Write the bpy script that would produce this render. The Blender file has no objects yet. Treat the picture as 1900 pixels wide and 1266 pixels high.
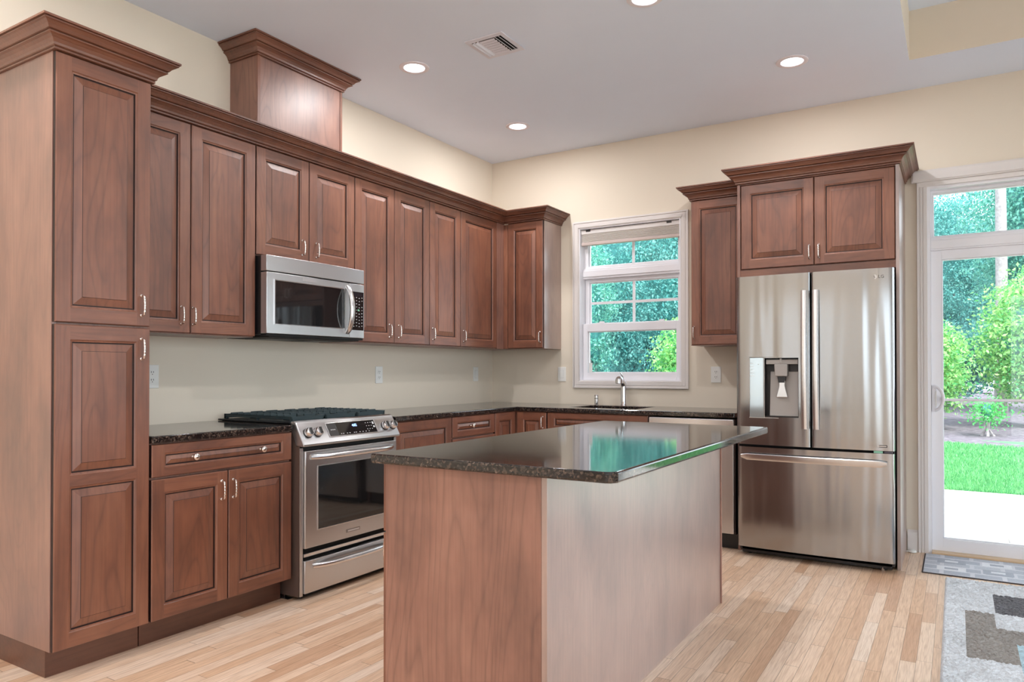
import bpy, bmesh, math, random
import numpy as np
from mathutils import Vector, Matrix

random.seed(7)
RNG = np.random.default_rng(11)
R = math.radians
COL = bpy.context.scene.collection
SC = bpy.context.scene
H = 3.066                      # ceiling height

# ------------------------------------------------------------------ camera
cam_d = bpy.data.cameras.new('camera')
cam = bpy.data.objects.new('camera', cam_d)
COL.objects.link(cam)
cam.location = (3.5666, -5.5229, 1.1964)
cam.rotation_euler = (R(90) + 0.009, 0, 0.5525)
cam_d.sensor_width = 36
cam_d.lens = 1351.17 / 1900 * 36
cam_d.shift_x = (950 - 941.44) / 1900
cam_d.shift_y = (675.59 - 633) / 1900
cam_d.clip_start = 0.05
cam_d.clip_end = 200
SC.camera = cam

# ------------------------------------------------------------------ world, sun, exposure
W = bpy.data.worlds.new('daylight')
SC.world = W
W.use_nodes = True
W.node_tree.nodes['Background'].inputs['Color'].default_value = (0.87, 0.92, 1.0, 1)
W.node_tree.nodes['Background'].inputs['Strength'].default_value = 3.5

def lamp(name, kind, loc, rot=(0, 0, 0), parent=None, **kw):
    d = bpy.data.lights.new(name, kind)
    for k, v in kw.items():
        setattr(d, k, v)
    o = bpy.data.objects.new(name, d)
    o.location = loc
    o.rotation_euler = rot
    o.parent = parent
    COL.objects.link(o)
    return o

sun = lamp('sun', 'SUN', (20, -6, 30), energy=5.5, angle=R(3), color=(1.0, 0.95, 0.86))
sun.rotation_euler = Vector((-0.42, 0.30, -0.86)).to_track_quat('-Z', 'Y').to_euler()

CAN_POWER = 9.5
CAN_COLOR = (1.0, 0.985, 0.99)

SC.view_settings.view_transform = 'Standard'
SC.view_settings.look = 'None'
SC.view_settings.gamma = 1
SC.view_settings.use_curve_mapping = False
SC.view_settings.exposure = 0.42
SC.cycles.diffuse_bounces = 5
SC.cycles.glossy_bounces = 4
SC.cycles.transparent_max_bounces = 12
SC.cycles.sample_clamp_indirect = 6

# ------------------------------------------------------------------ materials
def srgb(r, g, b):
    f = lambda c: (c / 255 / 12.92) if c / 255 <= 0.04045 else ((c / 255 + 0.055) / 1.055) ** 2.4
    return (f(r), f(g), f(b), 1)

class NT:
    """small helper around a node tree"""
    def __init__(s, name):
        s.m = bpy.data.materials.new(name)
        s.m.use_nodes = True
        s.t = s.m.node_tree
        s.b = s.t.nodes['Principled BSDF']
        s.out = s.t.nodes['Material Output']
    def n(s, typ, **kw):
        nd = s.t.nodes.new(typ)
        for k, v in kw.items():
            if k.startswith('i_'):
                nd.inputs[k[2:]].default_value = v
            else:
                setattr(nd, k, v)
        return nd
    def l(s, a, b):
        s.t.links.new(a, b)
    def math(s, op, a, b=None, c=None):
        nd = s.t.nodes.new('ShaderNodeMath'); nd.operation = op
        for i, v in enumerate((a, b, c)):
            if v is None: continue
            if hasattr(v, 'is_linked') or hasattr(v, 'links'): s.l(v, nd.inputs[i])
            else: nd.inputs[i].default_value = v
        return nd.outputs[0]
    def ramp(s, fac, stops):
        nd = s.t.nodes.new('ShaderNodeValToRGB')
        el = nd.color_ramp.elements
        while len(el) < len(stops): el.new(0.5)
        for e, (p, c) in zip(el, stops):
            e.position = p; e.color = c
        s.l(fac, nd.inputs[0])
        return nd.outputs[0]
    def mix(s, fac, a, b, typ='MIX'):
        nd = s.t.nodes.new('ShaderNodeMix'); nd.data_type = 'RGBA'; nd.blend_type = typ
        for i, v in ((0, fac), (6, a), (7, b)):
            if hasattr(v, 'links'): s.l(v, nd.inputs[i])
            else: nd.inputs[i].default_value = v
        return nd.outputs[2]
    def bump(s, h, strength=0.2, dist=0.01):
        nd = s.n('ShaderNodeBump'); nd.inputs['Strength'].default_value = strength
        nd.inputs['Distance'].default_value = dist
        s.l(h, nd.inputs['Height']); s.l(nd.outputs[0], s.b.inputs['Normal'])
        return nd
    def coords(s, which='Object', scale=(1, 1, 1), loc=(0, 0, 0), rot=(0, 0, 0)):
        tc = s.n('ShaderNodeTexCoord'); mp = s.n('ShaderNodeMapping')
        mp.inputs['Scale'].default_value = scale; mp.inputs['Location'].default_value = loc
        mp.inputs['Rotation'].default_value = rot
        s.l(tc.outputs[which], mp.inputs[0])
        return mp.outputs[0]
    def noise(s, vec, scale=5, detail=3, rough=0.5, dist=0.0):
        nd = s.n('ShaderNodeTexNoise')
        nd.inputs['Scale'].default_value = scale; nd.inputs['Detail'].default_value = detail
        nd.inputs['Roughness'].default_value = rough; nd.inputs['Distortion'].default_value = dist
        if vec is not None: s.l(vec, nd.inputs['Vector'])
        return nd.outputs[0]

def plain(name, col, rough=0.5, metal=0.0, spec=0.5, emit=0, **kw):
    q = NT(name)
    q.b.inputs['Base Color'].default_value = col
    q.b.inputs['Roughness'].default_value = rough
    q.b.inputs['Metallic'].default_value = metal
    q.b.inputs['Specular IOR Level'].default_value = spec
    if emit:
        q.b.inputs['Emission Color'].default_value = col
        q.b.inputs['Emission Strength'].default_value = emit
    for k, v in kw.items(): q.b.inputs[k].default_value = v
    return q.m

def paint(name, col, rough=0.75, bumpy=0.05):
    q = NT(name)
    v = q.coords()
    n = q.noise(v, 1.3, 3, 0.6)
    q.l(q.ramp(n, [(0.3, [c * 0.975 for c in col[:3]] + [1]), (0.7, col)]), q.b.inputs['Base Color'])
    q.b.inputs['Roughness'].default_value = rough
    q.bump(q.noise(v, 260, 2), bumpy, 0.002)
    return q.m

def cherry(name, horiz=False, dark=1.0, cathedral=0.3, staves=0.0, sat=1.0):
    """stained cherry: vertical (local Z) or horizontal (local X) grain"""
    q = NT(name)
    tc = q.n('ShaderNodeTexCoord')
    oi = q.n('ShaderNodeObjectInfo')
    off = q.n('ShaderNodeVectorMath', operation='SCALE')
    cmb = q.n('ShaderNodeCombineXYZ')
    for i, k in enumerate((17.0, 11.0, 23.0)):
        q.l(q.math('MULTIPLY', oi.outputs['Random'], k), cmb.inputs[i])
    add = q.n('ShaderNodeVectorMath', operation='ADD')
    q.l(tc.outputs['Object'], add.inputs[0]); q.l(cmb.outputs[0], add.inputs[1])
    mp = q.n('ShaderNodeMapping')
    if horiz: mp.inputs['Rotation'].default_value = (0, R(90), 0)
    q.l(add.outputs[0], mp.inputs[0])
    def sc(x, y, z):
        m = q.n('ShaderNodeVectorMath', operation='MULTIPLY')
        m.inputs[1].default_value = (x, y, z); q.l(mp.outputs[0], m.inputs[0]); return m.outputs[0]
    fine = q.noise(sc(90, 90, 3.0), 1, 3, 0.6)
    field = q.noise(sc(3.2, 3.2, 0.55), 1, 2, 0.45, 0.3)
    rings = q.math('PINGPONG', q.math('MULTIPLY', field, 22.0), 0.5)
    rings = q.math('POWER', q.math('MULTIPLY', rings, 2.0), 4.5)
    blotch = q.noise(sc(5, 5, 2.2), 1, 4, 0.6)
    c_mid = srgb(143, 87, 62); c_lt = srgb(165, 108, 80); c_dk = srgb(108, 64, 46)
    base = q.ramp(blotch, [(0.25, [c * dark for c in c_dk[:3]] + [1]), (0.5, [c * dark for c in c_mid[:3]] + [1]), (0.78, [c * dark for c in c_lt[:3]] + [1])])
    rc = q.mix(q.math('MULTIPLY', rings, cathedral), base, srgb(78, 43, 34), 'MIX')
    fc = q.ramp(fine, [(0.3, (0.84, 0.81, 0.79, 1)), (0.62, (1.04, 1.03, 1.03, 1))])
    outc = q.mix(1.0, rc, fc, 'MULTIPLY')
    if staves:
        # glued staves of slightly different tone across the panel
        sep = q.n('ShaderNodeSeparateXYZ'); q.l(mp.outputs[0], sep.inputs[0])
        fl = q.math('FLOOR', q.math('MULTIPLY', sep.outputs[0], 1 / 0.085))
        wn = q.n('ShaderNodeTexWhiteNoise', noise_dimensions='1D'); q.l(fl, wn.inputs['W'])
        tone = q.ramp(wn.outputs[0], [(0.0, (0.86, 0.84, 0.84, 1)), (1.0, (1.1, 1.08, 1.06, 1))])
        outc = q.mix(staves, outc, q.mix(1.0, outc, tone, 'MULTIPLY'))
    hs = q.n('ShaderNodeHueSaturation')
    q.l(q.math('MULTIPLY_ADD', oi.outputs['Random'], 0.16, 0.93), hs.inputs['Value'])
    hs.inputs['Saturation'].default_value = sat
    q.l(outc, hs.inputs['Color'])
    q.l(hs.outputs[0], q.b.inputs['Base Color'])
    q.b.inputs['Roughness'].default_value = 0.42
    q.b.inputs['Specular IOR Level'].default_value = 0.5
    q.b.inputs['Coat Weight'].default_value = 0.6
    q.b.inputs['Coat Roughness'].default_value = 0.5
    q.b.inputs['Coat IOR'].default_value = 1.6
    q.bump(fine, 0.06, 0.002)
    return q.m

WOOD_V = cherry('cherry_vertical', dark=.76)
WOOD_H = cherry('cherry_horizontal', horiz=True, dark=.76, cathedral=0.35)
WOOD_P = cherry('cherry_panel', dark=.76, staves=0.8, cathedral=0.38)
WOOD_E = cherry('cherry_end_panel', cathedral=0.34, sat=.82)  # paler laminate than the doors, with the light falling on it put in too
GLAZE_SHADE = plain('glaze_and_gap_shade', srgb(40, 21, 18), 0.5)  # real glaze in grooves; on door edges it stands in for gap shade
WOOD_B = cherry('cherry_painted_sheen', cathedral=0.15, sat=.62)  # saturation lowered so white window sheen is part of the colour
_b = WOOD_B.node_tree.nodes['Principled BSDF']
_b.inputs['Coat Weight'].default_value = 1.0; _b.inputs['Coat Roughness'].default_value = 0.33; _b.inputs['Coat IOR'].default_value = 2.7
WOOD_S = cherry('cherry_side_panel', cathedral=0.2, sat=.85)  # pantry side: lightened tone, light on the panel put into the colour
_b = WOOD_S.node_tree.nodes['Principled BSDF']
_b.inputs['Coat Weight'].default_value = 1.0; _b.inputs['Coat IOR'].default_value = 2.0
CROWN_M = cherry('cherry_crown', horiz=True, dark=0.62, cathedral=0.2)
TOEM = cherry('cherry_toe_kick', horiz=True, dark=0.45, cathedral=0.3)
DOORM = [WOOD_V, WOOD_H, GLAZE_SHADE, WOOD_P]

def steel(name, col=(0.6, 0.595, 0.6, 1), rough=0.27, wavy=0.0, aniso=0.75, rot=0.0, streak=True):
    q = NT(name)
    q.b.inputs['Metallic'].default_value = 1
    q.b.inputs['Base Color'].default_value = col
    q.b.inputs['Anisotropic'].default_value = aniso
    tg = q.n('ShaderNodeTangent', direction_type='RADIAL', axis='Z')
    q.l(tg.outputs[0], q.b.inputs['Tangent'])
    q.b.inputs['Anisotropic Rotation'].default_value = rot
    q.b.inputs['Roughness'].default_value = rough
    v = q.coords(scale=(1, 1, 1))
    if wavy:
        v2 = q.coords(scale=(9, 9, 0.5))
        q.bump(q.noise(v2, 1, 1, 0.4, 0.3), wavy, 0.03)
    return q.m

STEEL = steel('brushed_steel', rough=0.3)
STEEL_F = steel('fridge_steel', (0.40, 0.40, 0.405, 1), rough=0.18, wavy=0.42)
STEEL_H = plain('satin_handle_steel', (0.72, 0.715, 0.72, 1), 0.25, 1.0)
CHROME = plain('chrome', (0.8, 0.8, 0.82, 1), 0.08, 1.0)
NICKEL = plain('brushed_nickel', (0.78, 0.72, 0.68, 1), 0.22, 1.0)
BLACK = plain('black_enamel', (0.012, 0.012, 0.014, 1), 0.3)
BLACKGLASS = plain('black_glass', (0.012, 0.012, 0.013, 1), 0.04, spec=0.8)
IRON = plain('cast_iron', srgb(42, 58, 62), 0.55)
BLACKGAP = plain('black_gasket', (0.006, 0.006, 0.006, 1), 0.7)
GREYP = plain('grey_plastic', srgb(168, 162, 157), 0.4)
DGREY = plain('dark_grey_plastic', srgb(52, 48, 46), 0.45)
WHITE = paint('white_trim_paint', srgb(226, 220, 217), 0.4, 0.0)
VINYL = paint('white_vinyl', srgb(238, 237, 242), 0.35, 0.0)
PLATE = plain('outlet_plastic', srgb(235, 235, 232), 0.35)
SLOT = plain('outlet_slot', srgb(60, 58, 56), 0.5)
WALL = paint('cream_wall_paint', srgb(230, 219, 202), 0.8)
CEIL = paint('ceiling_paint', srgb(228, 237, 252), 0.85)
GRILLEM = plain('grille_paint', srgb(226, 226, 236), 0.5)
DARKHOLE = plain('duct_dark', (0.01, 0.01, 0.01, 1), 0.8)
LENS = plain('lamp_lens', (1, 0.98, 0.97, 1), 0.5, emit=4)
KNOBB = plain('knob_black', (0.02, 0.02, 0.02, 1), 0.3)

def glass_mat(name, tint):
    q = NT(name)
    q.t.nodes.remove(q.b)
    tr = q.n('ShaderNodeBsdfTransparent'); tr.inputs[0].default_value = tint
    gl = q.n('ShaderNodeBsdfGlossy'); gl.inputs['Roughness'].default_value = 0.0
    fr = q.n('ShaderNodeFresnel'); fr.inputs[0].default_value = 1.45
    mx = q.n('ShaderNodeMixShader')
    q.l(fr.outputs[0], mx.inputs[0]); q.l(tr.outputs[0], mx.inputs[1]); q.l(gl.outputs[0], mx.inputs[2])
    q.l(mx.outputs[0], q.out.inputs[0])
    return q.m
GLASS = glass_mat('window_glass', (0.96, 0.995, 0.99, 1))

def granite():
    q = NT('dark_granite')
    v = q.coords(scale=(1, 1, 1))
    vo = q.n('ShaderNodeTexVoronoi'); vo.inputs['Scale'].default_value = 170; q.l(v, vo.inputs['Vector'])
    sp = q.n('ShaderNodeSeparateColor'); q.l(vo.outputs['Color'], sp.inputs[0])
    n2 = q.noise(v, 34, 4, 0.65)
    cell = q.math('MULTIPLY_ADD', sp.outputs[0], 0.5, q.math('MULTIPLY', n2, 0.62))
    col = q.ramp(cell, [(0.40, srgb(17, 16, 18)), (0.64, srgb(46, 40, 38)), (0.80, srgb(82, 68, 60)), (0.94, srgb(140, 124, 114))])
    q.l(col, q.b.inputs['Base Color'])
    q.b.inputs['Roughness'].default_value = 0.07
    q.b.inputs['Specular IOR Level'].default_value = 0.75
    q.bump(q.noise(v, 7, 2), 0.02, 0.004)
    return q.m
GRANITE = granite()

def oak_floor():
    q = NT('oak_strip_floor')
    tc = q.n('ShaderNodeTexCoord'); sep = q.n('ShaderNodeSeparateXYZ')
    q.l(tc.outputs['Object'], sep.inputs[0])
    x, y = sep.outputs[0], sep.outputs[1]
    PWD = 0.057
    u = q.math('DIVIDE', x, PWD)
    row = q.math('FLOOR', u)
    wn = q.n('ShaderNodeTexWhiteNoise', noise_dimensions='1D'); q.l(row, wn.inputs['W'])
    ln = q.math('MULTIPLY_ADD', wn.outputs[0], 0.6, 0.5)          # strip length per row
    sh = q.math('MULTIPLY', q.math('ADD', wn.outputs[0], row), 7.31)
    vv = q.math('DIVIDE', q.math('ADD', y, sh), ln)
    idx = q.math('FLOOR', vv)
    cmb = q.n('ShaderNodeCombineXYZ'); q.l(row, cmb.inputs[0]); q.l(idx, cmb.inputs[1])
    w2 = q.n('ShaderNodeTexWhiteNoise', noise_dimensions='2D'); q.l(cmb.outputs[0], w2.inputs['Vector'])
    tone = q.ramp(w2.outputs[0], [(0.0, srgb(206, 166, 136)), (0.15, srgb(224, 188, 157)), (0.5, srgb(234, 203, 176)), (0.85, srgb(240, 214, 191)), (1.0, srgb(244, 227, 211))])
    # grain
    off = q.n('ShaderNodeVectorMath', operation='MULTIPLY'); q.l(w2.outputs[1], off.inputs[0]); off.inputs[1].default_value = (9, 9, 9)
    add = q.n('ShaderNodeVectorMath', operation='ADD'); q.l(tc.outputs['Object'], add.inputs[0]); q.l(off.outputs[0], add.inputs[1])
    def sc(a, b):
        m = q.n('ShaderNodeVectorMath', operation='MULTIPLY'); m.inputs[1].default_value = (a, b, 1); q.l(add.outputs[0], m.inputs[0]); return m.outputs[0]
    fld = q.noise(sc(24, 1.1), 1, 3, 0.5, 0.2)
    ring = q.math('POWER', q.math('MULTIPLY', q.math('PINGPONG', q.math('MULTIPLY', fld, 9.0), 0.5), 2.0), 2.5)
    fine = q.noise(sc(260, 9), 1, 2, 0.6)
    c1 = q.mix(q.math('MULTIPLY', ring, 0.32), tone, srgb(176, 132, 98), 'MIX')
    c2 = q.mix(1.0, c1, q.ramp(fine, [(0.3, (0.84, 0.81, 0.78, 1)), (0.6, (1.03, 1.03, 1.03, 1))]), 'MULTIPLY')
    kn = q.noise(tc.outputs['Object'], 9, 1)
    # seams
    fu = q.math('FRACT', u); eu = q.math('MINIMUM', fu, q.math('SUBTRACT', 1.0, fu))
    fv = q.math('FRACT', vv); ev = q.math('MULTIPLY', q.math('MINIMUM', fv, q.math('SUBTRACT', 1.0, fv)), 9.0)
    gap = q.math('LESS_THAN', q.math('MINIMUM', eu, ev), 0.018)
    c3 = q.mix(q.math('MULTIPLY', gap, 0.6), c2, srgb(104, 72, 52))
    q.l(c3, q.b.inputs['Base Color'])
    q.b.inputs['Roughness'].default_value = 0.34
    q.b.inputs['Specular IOR Level'].default_value = 0.5
    q.bump(q.math('SUBTRACT', q.math('MULTIPLY', fine, 0.12), gap), 0.25, 0.002)
    return q.m
OAK = oak_floor()

# ------------------------------------------------------------------ mesh builder
class MB:
    """collects shapes; coordinates are (u along the wall, d out from the wall, z up)"""
    def __init__(s, raw=False):
        s.bm = bmesh.new(); s.raw = raw
    def P(s, p):
        return Vector(p) if s.raw else Vector((p[0], -p[1], p[2]))
    def face(s, pts, mat=0):
        vs = [s.bm.verts.new(s.P(p)) for p in pts]
        f = s.bm.faces.new(vs); f.material_index = mat; return f
    def box(s, u0, u1, d0, d1, z0, z1, mat=0):
        c = [s.bm.verts.new(s.P(p)) for p in ((u0, d0, z0), (u1, d0, z0), (u1, d1, z0), (u0, d1, z0), (u0, d0, z1), (u1, d0, z1), (u1, d1, z1), (u0, d1, z1))]
        for ids in ((0, 3, 2, 1), (4, 5, 6, 7), (0, 1, 5, 4), (1, 2, 6, 5), (2, 3, 7, 6), (3, 0, 4, 7)):
            f = s.bm.faces.new([c[i] for i in ids]); f.material_index = mat
        return s
    def prism(s, poly, axis, a0, a1, mat=0):
        """extrude a polygon given in the other two coordinates along axis ('u','d','z')"""
        def mk(p, a):
            if axis == 'u': return (a, p[0], p[1])
            if axis == 'd': return (p[0], a, p[1])
            return (p[0], p[1], a)
        A = [s.bm.verts.new(s.P(mk(p, a0))) for p in poly]
        B = [s.bm.verts.new(s.P(mk(p, a1))) for p in poly]
        n = len(poly)
        for f in (A[::-1], B): s.bm.faces.new(f).material_index = mat
        for i in range(n):
            s.bm.faces.new((A[i], A[(i + 1) % n], B[(i + 1) % n], B[i])).material_index = mat
        return s
    def tube(s, path, rad, seg=10, mat=0, flat=1.0, caps=True):
        pts = [s.P(p) for p in path]; n = len(pts)
        rads = rad if isinstance(rad, (list, tuple)) else [rad] * n
        rings = []; prev = None
        for i, p in enumerate(pts):
            t = (pts[min(i + 1, n - 1)] - pts[max(i - 1, 0)]).normalized()
            if prev is None:
                a = Vector((0, 0, 1)) if abs(t.z) < 0.9 else Vector((1, 0, 0))
                x = t.cross(a).normalized()
            else:
                x = (prev - t * prev.dot(t)).normalized()
            prev = x; y = t.cross(x)
            rings.append([s.bm.verts.new(p + x * math.cos(2 * math.pi * k / seg) * rads[i] + y * math.sin(2 * math.pi * k / seg) * rads[i] * flat) for k in range(seg)])
        for a, b in zip(rings, rings[1:]):
            for k in range(seg):
                s.bm.faces.new((a[k], a[(k + 1) % seg], b[(k + 1) % seg], b[k])).material_index = mat
        if caps:
            s.bm.faces.new(rings[0][::-1]).material_index = mat; s.bm.faces.new(rings[-1]).material_index = mat
        return s
    def lathe(s, prof, c, axis='z', seg=24, mat=0):
        """prof: list of (radius, height along axis)"""
        rings = []
        for r, h in prof:
            ring = []
            for k in range(seg):
                a = 2 * math.pi * k / seg; ca, sa = math.cos(a) * r, math.sin(a) * r
                if axis == 'z': p = (c[0] + ca, c[1] + sa, c[2] + h)
                elif axis == 'd': p = (c[0] + ca, c[1] + h, c[2] + sa)
                else: p = (c[0] + h, c[1] + ca, c[2] + sa)
                ring.append(s.bm.verts.new(s.P(p)))
            rings.append(ring)
        for a, b in zip(rings, rings[1:]):
            for k in range(seg):
                s.bm.faces.new((a[k], a[(k + 1) % seg], b[(k + 1) % seg], b[k])).material_index = mat
        for ring in (rings[0][::-1], rings[-1]):
            s.bm.faces.new(ring).material_index = mat
        return s
    def sweep(s, prof, path, z0, mat=0, dark=()):
        """moulding: prof = closed list of (out, up); path = polyline of (u, d), outside on the right-hand side (in u,d plane, seen from above with d away)"""
        n = len(path); dirs = []
        for i in range(n - 1):
            a, b = Vector(path[i]), Vector(path[i + 1]); dirs.append((b - a).normalized())
        rings = []
        for i in range(n):
            if i == 0: nn = Vector((-dirs[0].y, dirs[0].x)); sc_ = 1
            elif i == n - 1: nn = Vector((-dirs[-1].y, dirs[-1].x)); sc_ = 1
            else:
                n1 = Vector((-dirs[i - 1].y, dirs[i - 1].x)); n2 = Vector((-dirs[i].y, dirs[i].x))
                nn = (n1 + n2).normalized(); sc_ = 1 / max(0.3, nn.dot(n1))
            rings.append([s.bm.verts.new(s.P((path[i][0] + nn.x * o * sc_, path[i][1] + nn.y * o * sc_, z0 + h))) for o, h in prof])
        m = len(prof)
        for a, b in zip(rings, rings[1:]):
            for k in range(m):
                s.bm.faces.new((a[k], a[(k + 1) % m], b[(k + 1) % m], b[k])).material_index = 1 if k in dark else mat
        s.bm.faces.new(rings[0][::-1]).material_index = mat; s.bm.faces.new(rings[-1]).material_index = mat
        return s
    def mesh(s, name, mats, smooth=None):
        bmesh.ops.remove_doubles(s.bm, verts=s.bm.verts, dist=1e-6)
        bmesh.ops.recalc_face_normals(s.bm, faces=s.bm.faces)
        me = bpy.data.meshes.new(name); s.bm.to_mesh(me); s.bm.free()
        for m in (mats if isinstance(mats, (list, tuple)) else [mats]): me.materials.append(m)
        if smooth is not None:
            me.shade_smooth(); me.set_sharp_from_angle(angle=R(smooth))
        return me
    def build(s, name, mats, parent=None, bevel=0.0, smooth=None, loc=None, seg=2):
        me = s.mesh(name, mats, smooth)
        return place(name, me, parent, loc, bevel, seg)

def place(name, me, parent=None, loc=None, bevel=0.0, seg=2, rot=None):
    o = bpy.data.objects.new(name, me); COL.objects.link(o)
    if parent is not None: o.parent = parent
    if loc is not None: o.location = loc
    if rot is not None: o.rotation_euler = rot
    if bevel:
        b = o.modifiers.new('bevel', 'BEVEL'); b.width = bevel; b.segments = seg
        b.limit_method = 'ANGLE'; b.angle_limit = R(40)
    return o

def thing(name, label, cat, loc=(0, 0, 0), rotz=0.0, group=None):
    o = bpy.data.objects.new(name, None); COL.objects.link(o)
    o.location = loc; o.rotation_euler = (0, 0, rotz)
    o.empty_display_size = 0.1
    tag(o, label, cat, group)
    return o

def tag(o, label, cat, group=None, kind=None):
    o['label'] = label; o['category'] = cat
    if group: o['group'] = group
    if kind: o['kind'] = kind
    return o

def struct(o):
    o['kind'] = 'structure'
    return o

def text_part(name, s, size, loc, rot, mat, parent, depth=0.0004, align='CENTER'):
    cu = bpy.data.curves.new(name, 'FONT'); cu.body = s; cu.size = size; cu.extrude = depth
    cu.align_x = align; cu.align_y = 'CENTER'
    tmp = bpy.data.objects.new(name + '_curve', cu); COL.objects.link(tmp)
    dg = bpy.context.evaluated_depsgraph_get()
    me = bpy.data.meshes.new_from_object(tmp.evaluated_get(dg))
    bpy.data.objects.remove(tmp); me.materials.clear(); me.materials.append(mat)
    return place(name, me, parent, loc, rot=rot)

LEFT = R(90)      # things on the left wall: local X runs along world +Y, front faces +X

# ------------------------------------------------------------------ setting
def world_box(mb, x0, x1, y0, y1, z0, z1, mat=0):
    mb.box(x0, x1, y0, y1, z0, z1, mat)

XR, YF = 6.5, -9.2          # right wall and the wall behind the camera
m = MB(True); m.box(-0.15, XR + .15, YF - .15, 0.12, -0.1, 0.0)
struct(m.build('floor', OAK))
m = MB(True); m.box(-0.15, 0.0, YF - .15, 0.15, 0.0, H + .45)
struct(m.build('wall_left', WALL))

def wall_x(name, y0, y1, x0, x1, holes, mat):
    """wall running along X, between y0 and y1, with rectangular holes (xa, xb, za, zb)"""
    m = MB(True); cur = x0
    for xa, xb, za, zb in holes:
        m.box(cur, xa, y0, y1, 0, H + .45)
        if za > 0: m.box(xa, xb, y0, y1, 0, za)
        m.box(xa, xb, y0, y1, zb, H + .45)
        cur = xb
    m.box(cur, x1, y0, y1, 0, H + .45)
    return struct(m.build(name, mat))
WIN = (0.868, 1.748, 1.108, 2.388)
DOORO = (3.404, 5.30, 0.0, 2.404)
wall_x('wall_back', 0.0, 0.15, 0.0, XR, [WIN, DOORO], WALL)
FW = [(0.35, 0.75, 0.05, 2.5), (1.55, 1.95, 0.05, 2.5), (4.3, 6.1, 0.05, 2.5)]  # unseen windows, laid out for daylight and streaks in the fridge steel
wall_x('wall_front', YF - .15, YF, 0.0, XR, FW, WALL)
RW = [(-8.6, -6.2, 0.3, 2.75), (-5.8, -3.1, 0.05, 2.75), (-2.8, -0.3, 0.05, 2.75)]  # unseen windows, enlarged to brighten the room
m = MB(True); cur = YF - .15
for ya, yb, za, zb in RW:
    m.box(XR, XR + .15, cur, ya, 0, H + .45); m.box(XR, XR + .15, ya, yb, 0, za); m.box(XR, XR + .15, ya, yb, zb, H + .45); cur = yb
m.box(XR, XR + .15, cur, 0.15, 0, H + .45)
struct(m.build('wall_right', WALL))

# ceiling with a raised tray over the dining side
TX0, TX1, TY0, TY1, TZ = 3.334, 5.6, -4.6, -0.535, 3.362
m = MB(True)
zt = H + .45
m.box(0, TX0, YF, 0, H, zt); m.box(TX1, XR, YF, 0, H, zt)
m.box(TX0, TX1, YF, TY0, H, zt); m.box(TX0, TX1, TY1, 0, H, zt)
m.box(TX0, TX1, TY0, TY1, TZ, zt)
bmesh.ops.remove_doubles(m.bm, verts=m.bm.verts, dist=1e-5)
for f in m.bm.faces:
    c = f.calc_center_median()
    f.normal_update()
    if abs(f.normal.z) < 0.5 and TX0 - .01 <= c.x <= TX1 + .01 and TY0 - .01 <= c.y <= TY1 + .01: f.material_index = 1
struct(m.build('ceiling', [CEIL, WALL]))

# baseboards
BB = [(0, 0), (.016, 0), (.016, .105), (.012, .125), (.006, .135), (.004, .142), (0, .142)]
m = MB(); m.sweep(BB, [(3.286, 0), (3.346, 0)][::1], 0.0); struct(m.build('baseboard_back', WHITE))
m = MB(); m.sweep(BB, [(5.37, 0), (6.5, 0)], 0.0); struct(m.build('baseboard_right', WHITE))
m = MB(True); m.box(0, .016, YF, -4.2, 0, .14); struct(m.build('baseboard_left', WHITE))

CAS = [(0, 0), (0.018, 0), (.020, .006), (.015, .012), (.013, .03), (.017, .036), (.017, .046), (.012, .052), (.010, .066), (0, .066)]
def casing(mb, x0, x1, z0, z1, w, sides='LTRB', d=0.018):
    """stepped picture-frame casing (outer rect x0..x1, z0..z1, width w) made of three nested layers"""
    layers = ((0.0, 0.22, 1.0), (0.22, 0.42, 0.72), (0.42, 0.86, 0.86), (0.86, 1.0, 0.5))
    for a, b, k in layers:
        dd = d * k
        xa, xb, xc, xd = x0 + w * a, x0 + w * b, x1 - w * b, x1 - w * a
        zt1, zt0 = z1 - w * a, z1 - w * b
        zb0, zb1 = (z0 + w * a, z0 + w * b) if 'B' in sides else (z0, z0)
        if 'L' in sides: mb.box(xa, xb, 0, dd, zb0, zt1)
        if 'R' in sides: mb.box(xc, xd, 0, dd, zb0, zt1)
        if 'T' in sides: mb.box(xb, xc, 0, dd, zt0, zt1)
        if 'B' in sides: mb.box(xb, xc, 0, dd, zb0, zb1)

def pane(name, x0, x1, z0, z1, d, parent):
    m = MB(); m.box(x0, x1, d, d + .004, z0, z1); return m.build(name, GLASS, parent)

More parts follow.
